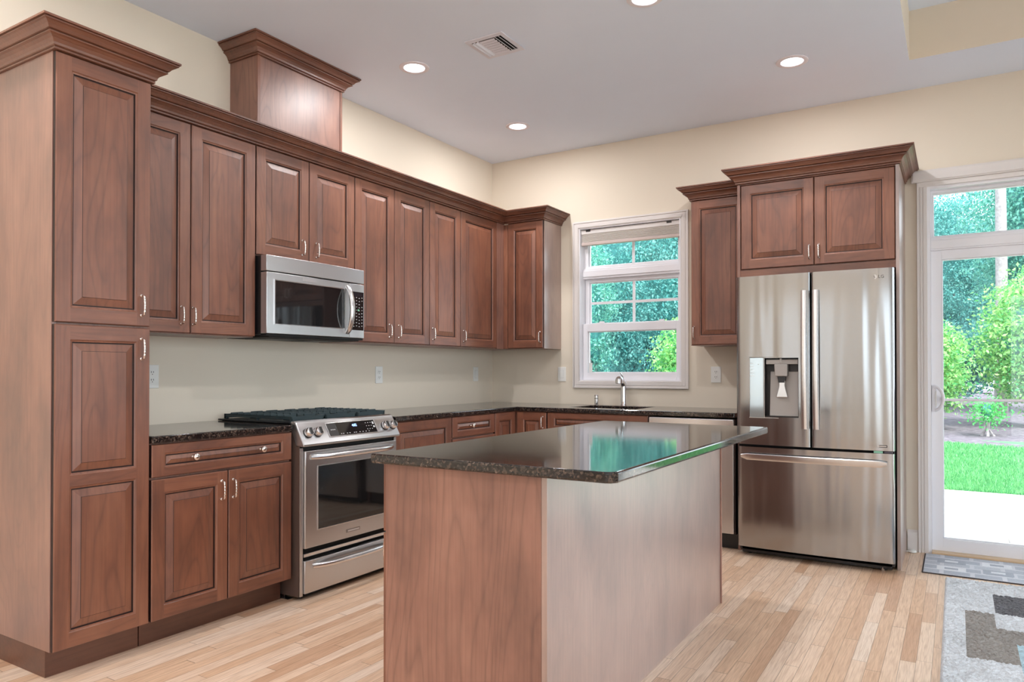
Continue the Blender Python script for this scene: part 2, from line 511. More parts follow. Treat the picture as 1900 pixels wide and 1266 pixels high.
# window over the sink
w1 = struct(place('window_1', None)); w1.location = (0, 0, 0)
m = MB(); casing(m, 0.817, 1.81, 1.053, 2.441, .058); m.build('casing', WHITE, w1, bevel=.0015)
m = MB()    # jamb liner
for b in ((.868, .880, -.15, 0.004, 1.108, 2.388), (1.736, 1.748, -.15, .004, 1.108, 2.388), (.880, 1.736, -.15, .004, 1.108, 1.118), (.880, 1.736, -.15, .004, 2.378, 2.388)):
    m.box(*b)
m.build('jamb', VINYL, w1)
def sash(name, x0, x1, z0, z1, d0, d1, st, bt, tp, parent, mun=()):
    """frame of a sash with a pane and muntins as its children"""
    m = MB()
    m.box(x0, x0 + st, d0, d1, z0, z1); m.box(x1 - st, x1, d0, d1, z0, z1)
    m.box(x0 + st, x1 - st, d0, d1, z0, z0 + bt); m.box(x0 + st, x1 - st, d0, d1, z1 - tp, z1)
    # inner bead
    e = .007; dd = (d0 + d1) / 2
    m.box(x0 + st, x0 + st + e, d0, dd, z0 + bt, z1 - tp); m.box(x1 - st - e, x1 - st, d0, dd, z0 + bt, z1 - tp)
    m.box(x0 + st + e, x1 - st - e, d0, dd, z0 + bt, z0 + bt + e); m.box(x0 + st + e, x1 - st - e, d0, dd, z1 - tp - e, z1 - tp)
    f = m.build(name, VINYL, parent, bevel=.002)
    pane('pane', x0 + st, x1 - st, z0 + bt, z1 - tp, dd - .006, f)
    if mun:
        m = MB()
        for k in mun:
            if k[0] == 'v': m.box(k[1] - .011, k[1] + .011, dd - .0018, dd + .006, z0 + bt + e, z1 - tp - e)
            else: m.box(x0 + st + e, x1 - st - e, dd - .0019, dd + .0061, k[1] - .011, k[1] + .011)
        m.build('muntin', VINYL, f)
    return f
m = MB(); m.box(.880, 1.736, -.125, -.055, 1.968, 2.052); m.box(.880, 1.736, -.055, -.045, 1.985, 2.035); m.build('mullion', VINYL, w1, bevel=.002)
sash('fixed_sash', .880, 1.736, 2.052, 2.378, -.12, -.075, .038, .022, .03, w1, [('v', 1.318)])
sash('upper_sash', .884, 1.732, 1.560, 1.968, -.122, -.092, .038, .030, .030, w1, [('v', 1.318), ('h', 1.764)])
lo = sash('lower_sash', .882, 1.734, 1.118, 1.588, -.088, -.050, .042, .060, .064, w1)
m = MB()
for cx in (1.04, 1.56):
    m.box(cx - .035, cx + .035, -.080, -.052, 1.588, 1.596); m.box(cx - .012, cx + .03, -.072, -.058, 1.596, 1.606)
m.build('sash_lock', VINYL, lo, bevel=.002)
m = MB(); m.box(.94, .968, -.051, -.046, 1.18, 1.26); m.box(.948, .960, -.046, -.0455, 1.235, 1.245); m.build('sticker', PLATE, lo)

# cellular shade gathered at the top of the window
sh = thing('window_shade', 'white pleated cellular shade gathered up at the top of the window over the sink', 'window shade', (1.308, .035, 2.30))
SH_M = plain('shade_fabric', srgb(216, 210, 205), 0.8); SH_H = plain('shade_rail', srgb(222, 217, 214), 0.45)
m = MB(); m.box(-.425, .425, -.022, .022, .038, .074); m.build('headrail', SH_H, sh, bevel=.004)
m = MB()
poly = []
n = 14
for i in range(n + 1):
    z = .038 - i * (.066 / n); poly.append((.020 if i % 2 == 0 else .012, z))
poly += [(-.020 if i % 2 == 0 else -.012, .038 - i * (.066 / n)) for i in range(n, -1, -1)]
m.prism(poly, 'u', -.422, .422); m.build('pleats', SH_M, sh)
m = MB(); m.box(-.424, .424, -.021, .021, -.056, -.029); m.build('bottom_rail', plain('shade_bottom', srgb(206, 190, 184), .5), sh, bevel=.005)
for cx in (-.36, .34):
    m = MB(); m.box(cx - .02, cx + .02, .022, .024, .058, .0738); m.build('bracket', DGREY, sh)

# patio door with transom
d1 = struct(place('door_1', None))
m = MB()
for a, b, dd in ((0, .013, .022), (.013, .020, .014), (.020, .030, .018), (.030, .036, .012), (.036, .058, .016)):
    m.box(3.349 + a, 3.349 + b, 0, dd, 0, 2.432); m.box(5.358 - b, 5.358 - a, 0, dd, 0, 2.432)
m.build('casing', WHITE, d1, bevel=.001)
m = MB(); m.box(3.349, 5.358, 0, .020, 2.404, 2.435); m.box(3.318, 5.39, 0, .030, 2.435, 2.512); m.box(3.326, 5.38, 0.03, .036, 2.443, 2.504)
m.build('head_casing', WHITE, d1, bevel=.003)
m = MB(); m.box(3.404, 3.425, -.15, .004, 0, 2.404); m.box(5.279, 5.30, -.15, .004, 0, 2.404); m.box(3.425, 5.279, -.15, .004, 2.386, 2.404)
m.build('jamb', VINYL, d1)
m = MB(); m.box(3.425, 5.279, -.15, .03, 0.001, .016); m.build('threshold', plain('oak_threshold', srgb(218, 190, 156), .4), d1, bevel=.004)
m = MB(); m.box(3.425, 5.279, -.125, -.015, 1.985, 2.068); m.box(3.425, 5.279, -.015, -.005, 1.995, 2.05); m.build('transom_bar', VINYL, d1, bevel=.003)
tr = sash('transom', 3.425, 5.279, 2.068, 2.386, -.10, -.055, .012, .014, .018, d1)
dl = sash('sliding_panel', 3.425, 4.38, .016, 1.985, -.078, -.035, .062, .080, .058, d1)
dr = sash('fixed_panel', 4.32, 5.279, .016, 1.985, -.128, -.088, .062, .080, .058, d1)
m = MB()   # D-shaped pull
cx = 3.442
pts = [(cx + .0 + .052 * math.sin(a), -.035 + .012 + .030 * math.sin(a), 1.013 + .076 * math.cos(a)) for a in np.linspace(0.05, math.pi - .05, 17)]
m.tube(pts, .009, 8, flat=1.2); m.box(cx - .014, cx + .012, -.035, -.022, .925, 1.100)
m.build('door_handle', VINYL, dl, bevel=.003)
m = MB(); m.box(cx + .005, cx + .014, -.022, -.014, .965, 1.06); m.build('thumb_latch', PLATE, dl, bevel=.002)
m = MB(); m.tube([(3.497, -.052 + .035, 1.005), (4.36, -.052 + .035, 1.012)], .009, 10); m.box(3.488, 3.497, -.034, -.008, .985, 1.025); m.box(4.352, 4.37, -.088, -.008, .99, 1.03)
m.build('security_bar', VINYL, dl)

# unseen windows added behind and beside the camera to let in more daylight
def added_window(name, axis, c, a0, a1, z0, z1, cols, rows=2):
    w = struct(place(name, None)); m = MB(True)
    t = .05
    def bx(p, q, za, zb, k=.03):
        if axis == 'x': m.box(p, q, c - k, c + k, za, zb)
        else: m.box(c - k, c + k, p, q, za, zb)
    bx(a0, a0 + t, z0, z1); bx(a1 - t, a1, z0, z1); bx(a0 + t, a1 - t, z0, z0 + t); bx(a0 + t, a1 - t, z1 - t, z1)
    for i in range(1, cols):
        x = a0 + (a1 - a0) * i / cols; bx(x - .03, x + .03, z0 + t, z1 - t)
    zm = (z0 + z1) / 2
    if rows == 2: bx(a0 + t, a1 - t, zm - .02, zm + .02, .028)
    m.build('window_frame', VINYL, w)
    m = MB(True)
    if axis == 'x': m.box(a0 + t, a1 - t, c - .002, c + .002, z0 + t, z1 - t)
    else: m.box(c - .002, c + .002, a0 + t, a1 - t, z0 + t, z1 - t)
    m.build('pane', GLASS, w)
    return w
for i, hh in enumerate(FW): added_window('window_%d' % (2 + i), 'x', YF - .08, *hh, 2 if i == 2 else 1, 1)
for i, hh in enumerate(RW): added_window('window_%d' % (5 + i), 'y', XR + .08, *hh, 2, 1 if i == 1 else 2)

# daylight portals in the openings (they emit nothing, they only guide the sky light)
def portal(x, y, z, rot, sx, sz):
    p = lamp('sky_portal', 'AREA', (x, y, z), rot, shape='RECTANGLE', size=sx, size_y=sz)
    p.data.cycles.is_portal = True
for xa, xb, za, zb in (WIN, DOORO):
    portal((xa + xb) / 2, .17, (za + zb) / 2, (R(-90), 0, 0), xb - xa, zb - za)
for xa, xb, za, zb in FW:
    portal((xa + xb) / 2, YF - .17, (za + zb) / 2, (R(90), 0, 0), xb - xa, zb - za)
for ya, yb, za, zb in RW:
    portal(XR + .17, (ya + yb) / 2, (za + zb) / 2, (R(90), 0, R(90)), yb - ya, zb - za)

# ------------------------------------------------------------------ recessed lights and ceiling vent
def can_parts():
    m = MB(True)
    m.lathe([(.092, 0), (.092, -.004), (.085, -.007), (.066, -.006), (.060, .004), (.060, .012), (.092, .012)][:6], (0, 0, 0), seg=40)
    # open ring: remove the end caps made by lathe
    for f in [f for f in m.bm.faces if len(f.verts) > 8]: m.bm.faces.remove(f)
    trim = m.mesh('trim_ring', plain('can_trim', srgb(232, 226, 232), .5), 40)
    m = MB(True); m.lathe([(.0601, -.0015), (.0601, -.0005)], (0, 0, 0), seg=40)
    lens = m.mesh('lens', LENS)
    return trim, lens
CT, CL = can_parts()
def can(x, y, label, group=None):
    t = thing('recessed_light', label, 'ceiling light', (x, y, H), 0, group)
    place('trim_ring', CT, t, (0, 0, 0)); place('lens', CL, t, (0, 0, -.001))
    lamp('lamp', 'AREA', (0, 0, -.012), (0, 0, 0), t, shape='DISK', size=.11, energy=CAN_POWER, color=CAN_COLOR)
can(.73, -2.016, 'round recessed ceiling light nearest the boxed chimney cabinet, left of the air vent')
can(.721, -.756, 'round recessed ceiling light near the back corner above the sink end of the cabinets')
can(2.73, -.888, 'round recessed ceiling light in front of the refrigerator, beside the raised ceiling recess')
can(2.246, -2.067, 'round recessed ceiling light cut off by the top edge of the picture')
for x, y in ((.73, -4.4), (2.3, -4.4), (.9, -6.6), (2.7, -6.6), (.9, -8.5), (2.7, -8.5), (4.9, -6.6), (4.9, -8.5)):  # unseen cans added to fill the room with light
    can(x, y, 'round recessed ceiling light added outside the view to brighten the room', 'added recessed lights outside the view')

v = thing('ceiling_vent', 'white square ceiling air vent with angled louvres between two ceiling lights', 'air vent', (1.319, -2.014, H))
m = MB(True)
a, b = .125, .098
m.box(-a, a, b, .130, -.006, -.0005); m.box(-a, a, -.130, -b, -.006, -.0005); m.box(-a, -b, -b, b, -.006, -.0005); m.box(b, a, -b, b, -.006, -.0005)
m.build('frame', GRILLEM, v, bevel=.0015)
m = MB(True); m.box(-b, b, -b, b, -.0015, -.0008); m.build('duct_opening', DARKHOLE, v)
def louvre(c, ang, ln, along, w=.018, t=.0012):
    mm = MB(True)
    dx, dz = math.cos(ang) * w / 2, math.sin(ang) * w / 2
    p = [(-dx, -dz - .0085), (dx, dz - .0085), (dx + t, dz - .0085 + t), (-dx + t, -dz - .0085 + t)]
    if along == 'y':
        A = [(c[0] + q[0], c[1] - ln / 2, q[1]) for q in p]; B = [(c[0] + q[0], c[1] + ln / 2, q[1]) for q in p]
    else:
        A = [(c[0] - ln / 2, c[1] + q[0], q[1]) for q in p]; B = [(c[0] + ln / 2, c[1] + q[0], q[1]) for q in p]
    mm.face(A); mm.face(B)
    for i in range(4): mm.face((A[i], A[(i + 1) % 4], B[(i + 1) % 4], B[i]))
    return mm.build('louvre', GRILLEM, v)
for x in (-.085, -.062): louvre((x, 0), R(35), .19, 'y')
for x in (.085, .062): louvre((x, 0), R(-35), .19, 'y')
for k in range(7): louvre((0, -.081 + k * .027), R(-24), .10, 'x', .015)

# ------------------------------------------------------------------ cabinet pieces
CROWN = [(-.0225, 0), (.009, 0), (.009, .007), (.005, .009), (.014, .013), (.016, .022), (.024, .034), (.036, .042), (.045, .045), (.045, .050), (.040, .053), (.050, .056), (.058, .067), (.070, .076), (.077, .078), (.077, .083), (.073, .085), (.083, .086), (.083, .094), (-.0225, .094)]
CGL = (2, 9, 15)     # glazed recess lines of the crown

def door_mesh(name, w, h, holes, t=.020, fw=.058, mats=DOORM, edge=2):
    """raised-panel door; origin at its lower left back corner; holes = panel openings (x0, x1, z0, z1)"""
    m = MB(); e = .0035
    rings = []
    def rect(x0, x1, z0, z1, d): return [(x0, d, z0), (x1, d, z0), (x1, d, z1), (x0, d, z1)]
    def band(a, b, mat):
        for i in range(4): m.face((a[i], a[(i + 1) % 4], b[(i + 1) % 4], b[i]), mat if not isinstance(mat, tuple) else mat[i])
    r0 = rect(0, w, 0, h, 0); r1 = rect(0, w, 0, h, t - e); r2 = rect(e, w - e, e, h - e, t)
    m.face(r0, 0); band(r0, r1, edge); band(r1, r2, (1, 0, 1, 0))  # side edges painted dark as the shade in the door gaps
    xs0, xs1 = holes[0][0], holes[0][1]
    m.face([(e, t, e), (xs0, t, e), (xs0, t, h - e), (e, t, h - e)], 0)
    m.face([(xs1, t, e), (w - e, t, e), (w - e, t, h - e), (xs1, t, h - e)], 0)
    zc = e
    for (x0, x1, z0, z1) in holes:
        m.face([(xs0, t, zc), (xs1, t, zc), (xs1, t, z0), (xs0, t, z0)], 1); zc = z1
    m.face([(xs0, t, zc), (xs1, t, zc), (xs1, t, h - e), (xs0, t, h - e)], 1)
    for (x0, x1, z0, z1) in holes:
        bw = min(.030, (x1 - x0) * .16, (z1 - z0) * .26)
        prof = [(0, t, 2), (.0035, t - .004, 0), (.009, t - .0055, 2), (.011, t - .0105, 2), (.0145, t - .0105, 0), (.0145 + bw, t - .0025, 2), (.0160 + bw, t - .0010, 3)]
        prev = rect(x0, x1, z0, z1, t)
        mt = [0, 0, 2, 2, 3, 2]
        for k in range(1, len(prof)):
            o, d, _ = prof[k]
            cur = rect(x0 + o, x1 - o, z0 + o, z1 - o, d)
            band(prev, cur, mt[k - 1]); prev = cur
        m.face(prev, 3)
    return m.mesh(name, mats)

def pull_mesh():
    m = MB(); L = .042
    pts = []; rad = []
    for a in np.linspace(0, math.pi / 2, 5): pts.append((0, .002 + .022 * math.sin(a), -L + .006 * (1 - math.cos(a)))); rad.append(.0042)
    for k in range(25):
        f = k / 24; pts.append((0, .0245 + .003 * math.sin(math.pi * f), -L + .008 + f * (2 * L - .016))); rad.append(.0040 + .0011 * abs(math.sin(f * math.pi * 5)))
    for a in np.linspace(math.pi / 2, 0, 5): pts.append((0, .002 + .022 * math.sin(a), L - .006 * (1 - math.cos(a)))); rad.append(.0042)
    m.tube(pts, rad, 10)
    for s in (-1, 1): m.lathe([(.0075, 0), (.0075, .004), (.0055, .007), (.0045, .008)], (0, 0, s * L), 'd', 14)
    return m.mesh('pull', NICKEL, 50)
PULL = pull_mesh()
def knob_mesh():
    m = MB(); m.lathe([(.009, 0), (.009, .003), (.005, .006), (.005, .014), (.010, .018), (.0155, .023), (.0165, .028), (.013, .033), (.006, .0355), (.001, .036)], (0, 0, 0), 'd', 24)
    return m.mesh('knob', NICKEL, 60)
KNOB = knob_mesh()
T = .020
def door(parent, u0, u1, z0, z1, d, hinge=None, pull=None, name='door', fw=.058, mid=None, knobs=(), gap=.0022):
    """a door or drawer front from u0..u1, z0..z1 with its back at depth d; pull=(u, z) in cabinet coordinates"""
    w, h = u1 - u0 - 2 * gap, z1 - z0 - 2 * gap
    f = min(fw, w * .3)
    if mid is None: holes = [(f, w - f, min(fw, h * .27), h - min(fw, h * .27))]
    else: holes = [(f, w - f, fw, mid - .022 - z0), (f, w - f, mid + .022 - z0, h - fw)]
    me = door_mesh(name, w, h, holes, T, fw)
    o = place(name, me, parent, (u0 + gap, -d, z0 + gap))
    if pull: place('handle', PULL, o, (pull[0] - u0 - gap, -T, pull[1] - z0 - gap))
    for ku, kz in knobs: place('knob', KNOB, o, (ku - u0 - gap, -T, kz - z0 - gap))
    return o

UB, UT, UD = 1.377, 2.420, .300        # upper cabinets: bottom, top, carcass depth (door adds .02)
GRP_U = None
def upper(name, y0, y1, doors, label, zb=UB, rotz=LEFT, x=None, side=None):
    loc = (0, y0, 0) if rotz == LEFT else (x, 0, 0)
    t = thing(name, label, 'wall cabinet', loc, rotz)
    w = y1 - y0
    m = MB(); m.box(.0008, w - .0008, .0005, UD - .001, zb, UT + .008); m.build('carcass', WOOD_E, t, bevel=.001)
    for (a, b, pu) in doors:
        door(t, a, b, zb + .003, UT + .0085, UD, pull=pu)
    return t
upper('wall_cabinet', -3.666, -2.868, [(0, .402, (.402 - .055, 1.468)), (.402, .797, (.402 + .010 + .0, 1.468))],
      'tall cherry wall cabinet with two doors, next to the tall pantry')
bpy.context.view_layer.update()
upper('wall_cabinet', -2.866, -2.102, [(0, .382, (.326, 1.912)), (.382, .764, (.435, 1.912))],
      'short cherry wall cabinet with two doors directly above the microwave', zb=1.828)
upper('wall_cabinet', -2.100, -1.329, [(0, .383, (.326, 1.462)), (.383, .771, (.392 + .03, 1.462))],
      'tall cherry wall cabinet with two doors just right of the microwave')
upper('wall_cabinet', -1.327, -.939, [(0, .388, (.030, 1.462))],
      'narrow single-door cherry wall cabinet, second from the back corner on the left wall')
upper('wall_cabinet', -.937, -.330, [(0, .515, (.030, 1.462))],
      'single-door cherry wall cabinet on the left wall ending in the back corner')
# corner filler post and the cabinet on the back wall
t = thing('wall_cabinet', 'narrow cherry wall cabinet on the back wall between the corner and the sink window', 'wall cabinet', (0, 0, 0))
m = MB(); m.box(.6992, .7008, .0005, .299, UB, UT + .008); m.build('end_skin', WOOD_B, t)
m = MB(); m.box(.002, .699, .0005, .298, UB, UT + .008); m.box(.300, .318, .298, .420, UB, UT + .008); m.build('carcass', WOOD_E, t, bevel=.001)
m = MB(); m.box(.3185, .358, .2985, .318, UB + .003, UT); m.build('filler', WOOD_V, t, bevel=.002)
door(t, .360, .6975, UB + .003, UT + .0085, .2985, pull=(.672, 1.470))
# side cabinet left of the refrigerator
t = thing('wall_cabinet', 'tall single-door cherry wall cabinet between the sink window and the refrigerator', 'wall cabinet', (1.926, 0, 0))
m = MB(); m.box(.0005, .392, .0005, .300, UB, UT + .008); m.box(-.0005, .392, .300, .317, UB, UB + .0035); m.build('carcass', WOOD_E, t, bevel=.001)
door(t, .001, .392, UB + .004, UT + .0085, .3005, pull=(.024, 1.470))
m = MB(); m.sweep(CROWN, [(0, 0.001), (0, .322), (.392, .322)][::1], UT + .009, dark=CGL); m.build('crown', [CROWN_M, GLAZE_SHADE], t)

# continuous crown moulding over the left run and the corner cabinet; (u,d) = (x, -y)
cr = thing('crown_molding', 'long dark cherry crown molding topping the left wall cabinets and the corner cabinet', 'molding')
m = MB(); m.sweep(CROWN, [(.323, 3.664), (.323, .323), (.703, .323), (.703, .002)], UT + .0092, dark=CGL); m.build('crown', [CROWN_M, GLAZE_SHADE], cr)

# light rail under the left wall cabinets is part of each carcass; pantry
p = thing('pantry_cabinet', 'full-height cherry pantry cabinet with two tall doors at the far left', 'pantry cabinet', (0, -4.062, 0), LEFT)
m = MB(); m.box(0, .019, .0005, .604, .114, 2.431); m.build('side_panel', WOOD_S, p, bevel=.001)
m = MB(); m.box(.0192, .3915, .0005, .604, .114, 2.431); m.build('carcass', WOOD_E, p, bevel=.001)
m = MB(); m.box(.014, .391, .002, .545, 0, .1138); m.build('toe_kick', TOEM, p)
door(p, .001, .393, 1.382, 2.431, .606, pull=(.350, 1.471))
door(p, .001, .393, .114, 1.378, .606, pull=(.350, 1.287), mid=.762)
m = MB(); m.sweep(CROWN, [(0, .002), (0, .629), (.3935, .629), (.3935, .408)], 2.4315, dark=CGL); m.build('crown', [CROWN_M, GLAZE_SHADE], p)

# boxed duct cover above the microwave cabinet, up to the ceiling
c = thing('duct_cover', 'tall cherry boxed duct cover rising from the cabinets up to the ceiling', 'duct cover', (0, -2.793, 0), LEFT)
cw = .655
m = MB(); m.box(0, cw, .0005, .236, UT + .009, H - .096); m.build('front_panel', WOOD_E, c, bevel=.001)
for ua, ub in ((-.003, .018), (cw - .014, cw + .003)):
    m = MB(); m.box(ua, ub, .236, .2405, UT + .009, H - .096); m.build('corner_stile', WOOD_V, c, bevel=.001)
m = MB(); m.sweep(CROWN, [(-.003, .002), (-.003, .242), (cw + .003, .242), (cw + .003, .002)], H - .096, dark=CGL); m.build('crown', [CROWN_M, GLAZE_SHADE], c)

# base cabinets
def base(name, label, loc, rotz, w, fronts, toe=(0, None), dep=.610, cat='base cabinet', lowtop=.8805):
    t = thing(name, label, cat, loc, rotz)
    m = MB(); m.box(.0008, w - .0008, .002, dep, .114, lowtop); m.build('carcass', WOOD_E, t, bevel=.001)
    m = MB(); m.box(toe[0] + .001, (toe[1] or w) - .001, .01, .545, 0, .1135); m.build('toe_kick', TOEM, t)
    for f in fronts: f(t)
    return t
D = .612
base('base_cabinet', 'cherry base cabinet with one two-knob drawer over two doors, left of the range', (0, -3.667, 0), LEFT, .777, [
    lambda t: door(t, .001, .776, .733, .878, D, name='drawer', knobs=[(.201, .808), (.576, .808)]),
    lambda t: door(t, .001, .389, .116, .727, D, pull=(.349, .636)),
    lambda t: door(t, .389, .776, .116, .727, D, pull=(.413, .636))])
base('base_cabinet', 'cherry base cabinet with a single plain door just right of the range', (0, -2.092, 0), LEFT, .610, [
    lambda t: door(t, .001, .609, .116, .878, D)])
base('base_cabinet', 'cherry base cabinet with stacked drawers, between the range and the corner', (0, -1.480, 0), LEFT, .545, [
    lambda t: door(t, .001, .544, .733, .878, D, name='drawer', knobs=[(.225, .808)]),
    lambda t: door(t, .001, .544, .430, .727, D, name='drawer', knobs=[(.27, .58)]),
    lambda t: door(t, .001, .544, .116, .426, D, name='drawer', knobs=[(.27, .27)])])
t = thing('corner_cabinet', 'cherry corner base cabinet with two narrow doors meeting in the corner', 'base cabinet', (0, 0, 0))
m = MB(); m.box(.002, D - .002, .002, .932, .114, .8805); m.box(D - .0021, .902, .002, D - .002, .114, .8805); m.build('carcass', WOOD_E, t)
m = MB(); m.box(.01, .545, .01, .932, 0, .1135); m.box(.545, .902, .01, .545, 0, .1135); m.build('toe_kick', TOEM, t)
me = door_mesh('door', .285, .762, [(.055, .230, .058, .762 - .058)]); o = place('door', me, t, (D, -.932, .116), rot=(0, 0, LEFT))
door(t, .636, .900, .116, .878, D, pull=(.868, .800))
base('sink_cabinet', 'wide cherry base cabinet under the sink with one long false drawer front', (.905, 0, 0), 0, .812, [
    lambda t: door(t, .001, .811, .733, .878, D, name='false_front'),
    lambda t: door(t, .001, .406, .116, .727, D, pull=(.37, .64)),
    lambda t: door(t, .406, .811, .116, .727, D, pull=(.44, .64))], lowtop=.64)
# open the top of the sink cabinet for the bowl: side gables only above z .64
skc = bpy.data.objects['sink_cabinet']
m = MB(); m.box(.0008, .018, .002, .610, .6402, .8805); m.box(.794, .8112, .002, .610, .6402, .8805); m.box(.018, .794, .590, .610, .6402, .8805); m.build('gable', WOOD_E, skc)

# dishwasher
t = thing('dishwasher', 'stainless steel dishwasher under the counter between sink cabinet and refrigerator', 'dishwasher', (1.720, 0, 0))
m = MB(); m.box(.003, .592, .02, .585, .10, .872); m.build('tub', BLACK, t)
m = MB(); m.box(.004, .591, .587, .634, .112, .872); m.build('door', STEEL, t, bevel=.006, seg=3)
m = MB(); m.box(.004, .591, .634, .6365, .790, .865); m.build('control_strip', STEEL_H, t, bevel=.001)
m = MB(); m.box(.004, .598, .05, .55, .0, .0995); m.build('kick_plate', BLACK, t)
m = MB(); m.tube([(.05, .636, .755), (.06, .672, .755), (.53, .672, .755), (.54, .636, .755)], .009, 10); m.build('handle', STEEL_H, t, smooth=50)

# countertops
def slab(name, label, polys, holes=None):
    m = MB()
    for pl in polys: m.prism(pl, 'z', .8815, .914)
    bmesh.ops.remove_doubles(m.bm, verts=m.bm.verts, dist=1e-5)
    # drop interior faces shared by neighbouring prisms
    seen = {}
    for f in list(m.bm.faces):
        k = tuple(round(c, 4) for c in f.calc_center_median()) + (round(f.calc_area(), 6),)
        seen.setdefault(k, []).append(f)
    for fs in seen.values():
        if len(fs) > 1:
            for f in fs: m.bm.faces.remove(f)
    me = m.mesh(name, GRANITE)
    o = place(name, me, bevel=.006, seg=3)
    return tag(o, label, 'countertop')
slab('countertop', 'short black-brown granite countertop between the pantry and the range', [[(.001, 2.893), (.640, 2.893), (.640, 3.665), (.001, 3.665)]])
# L-shaped top, (x, -y); split into blocks around the sink hole
SX0, SX1, SD0, SD1 = 1.035, 1.575, .125, .505
cf = .645
slab('countertop', 'long L-shaped dark granite countertop running past the corner under the sink window', [
    [(.001, .001), (cf, .001), (cf, SD0), (cf, SD1), (cf, cf), (cf, 2.088), (.001, 2.088)],
    [(cf, .001), (SX0, .001), (SX0, SD0), (cf, SD0)],
    [(cf, SD0), (SX0, SD0), (SX0, SD1), (cf, SD1)],
    [(cf, SD1), (SX0, SD1), (SX0, cf), (cf, cf)],
    [(SX0, .001), (SX1, .001), (SX1, SD0), (SX0, SD0)],
    [(SX0, SD1), (SX1, SD1), (SX1, cf), (SX0, cf)],
    [(SX1, .001), (2.320, .001), (2.320, SD0), (SX1, SD0)],
    [(SX1, SD0), (2.320, SD0), (2.320, SD1), (SX1, SD1)],
    [(SX1, SD1), (2.320, SD1), (2.320, cf), (SX1, cf)]])
# sink bowl
t = thing('sink', 'dark undermount kitchen sink set in the counter below the window', 'sink', ((SX0 + SX1) / 2, -(SD0 + SD1) / 2, .70))
m = MB(True); a, b = (SX1 - SX0) / 2, (SD1 - SD0) / 2
def rr(a, b, z, r=.04, n=5):
    out = []
    for cx, cy, s0 in ((a - r, b - r, 0), (-a + r, b - r, 90), (-a + r, -b + r, 180), (a - r, -b + r, 270)):
        for k in range(n + 1):
            an = R(s0 + 90 * k / n); out.append((cx + r * math.cos(an), cy + r * math.sin(an), z))
    return out
rings = [rr(a + .012, b + .012, .181), rr(a + .0, b + .0, .181), rr(a - .006, b - .006, .04), rr(a - .03, b - .03, .008), rr(.03, .03, 0.002, .015)]
outer = [rr(a + .012, b + .012, .181), rr(a + .008, b + .008, .02), rr(a - .02, b - .02, -.006)]
for RS in (rings, outer):
    vs = [[m.bm.verts.new(p_) for p_ in r_] for r_ in RS]
    for A, B in zip(vs, vs[1:]):
        n = len(A)
        for k in range(n): m.bm.faces.new((A[k], A[(k + 1) % n], B[(k + 1) % n], B[k]))
    m.bm.faces.new(vs[-1])
m.build('bowl', plain('composite_sink', srgb(38, 46, 58), .35), t, smooth=45)
m = MB(True); m.lathe([(.032, .003), (.032, .006), (.022, .006), (.02, .004)], (0, 0, 0)); m.build('drain', CHROME, t)
# faucet
f = thing('faucet', 'chrome single-lever pull-out faucet standing behind the sink', 'faucet', (1.305, -.085, .9145))
m = MB(); m.lathe([(.030, 0), (.030, .004), (.029, .007), (.0275, .012), (.026, .06), (.0245, .11), (.024, .16), (.024, .185), (.020, .197), (.006, .202)], (0, 0, 0), seg=28); m.build('body', CHROME, f, smooth=40)
m = MB()
m.tube([(0, .0, .160), (0, .02, .185), (0, .045, .203), (0, .075, .210), (0, .095, .208)], [.022, .023, .025, .027, .028], 20)
m.lathe([(.026, 0), (.031, .004), (.031, .036), (.024, .044), (.004, .046)], (0, .095, .178), 'z', 24)
m.build('spout', CHROME, f, smooth=40)
m = MB(); m.tube([(0, 0, .190), (0, .012, .228), (-.004, .036, .252), (-.006, .060, .268)], [.010, .009, .009, .006], 12, flat=.55); m.build('lever', STEEL_H, f, smooth=40)
# soap dispenser
s = thing('soap_dispenser', 'small chrome cylinder air gap left of the faucet', 'air gap', (1.067, -.085, .9145))
m = MB(); m.lathe([(.021, 0), (.021, .004), (.0165, .008), (.0165, .066), (.018, .067), (.018, .080), (.015, .084), (.002, .085)], (0, 0, 0)); m.build('body', CHROME, s, smooth=40)
m = MB(); m.lathe([(.0168, 0), (.0168, .004)], (0, 0, .052)); m.build('slot_band', BLACK, s)

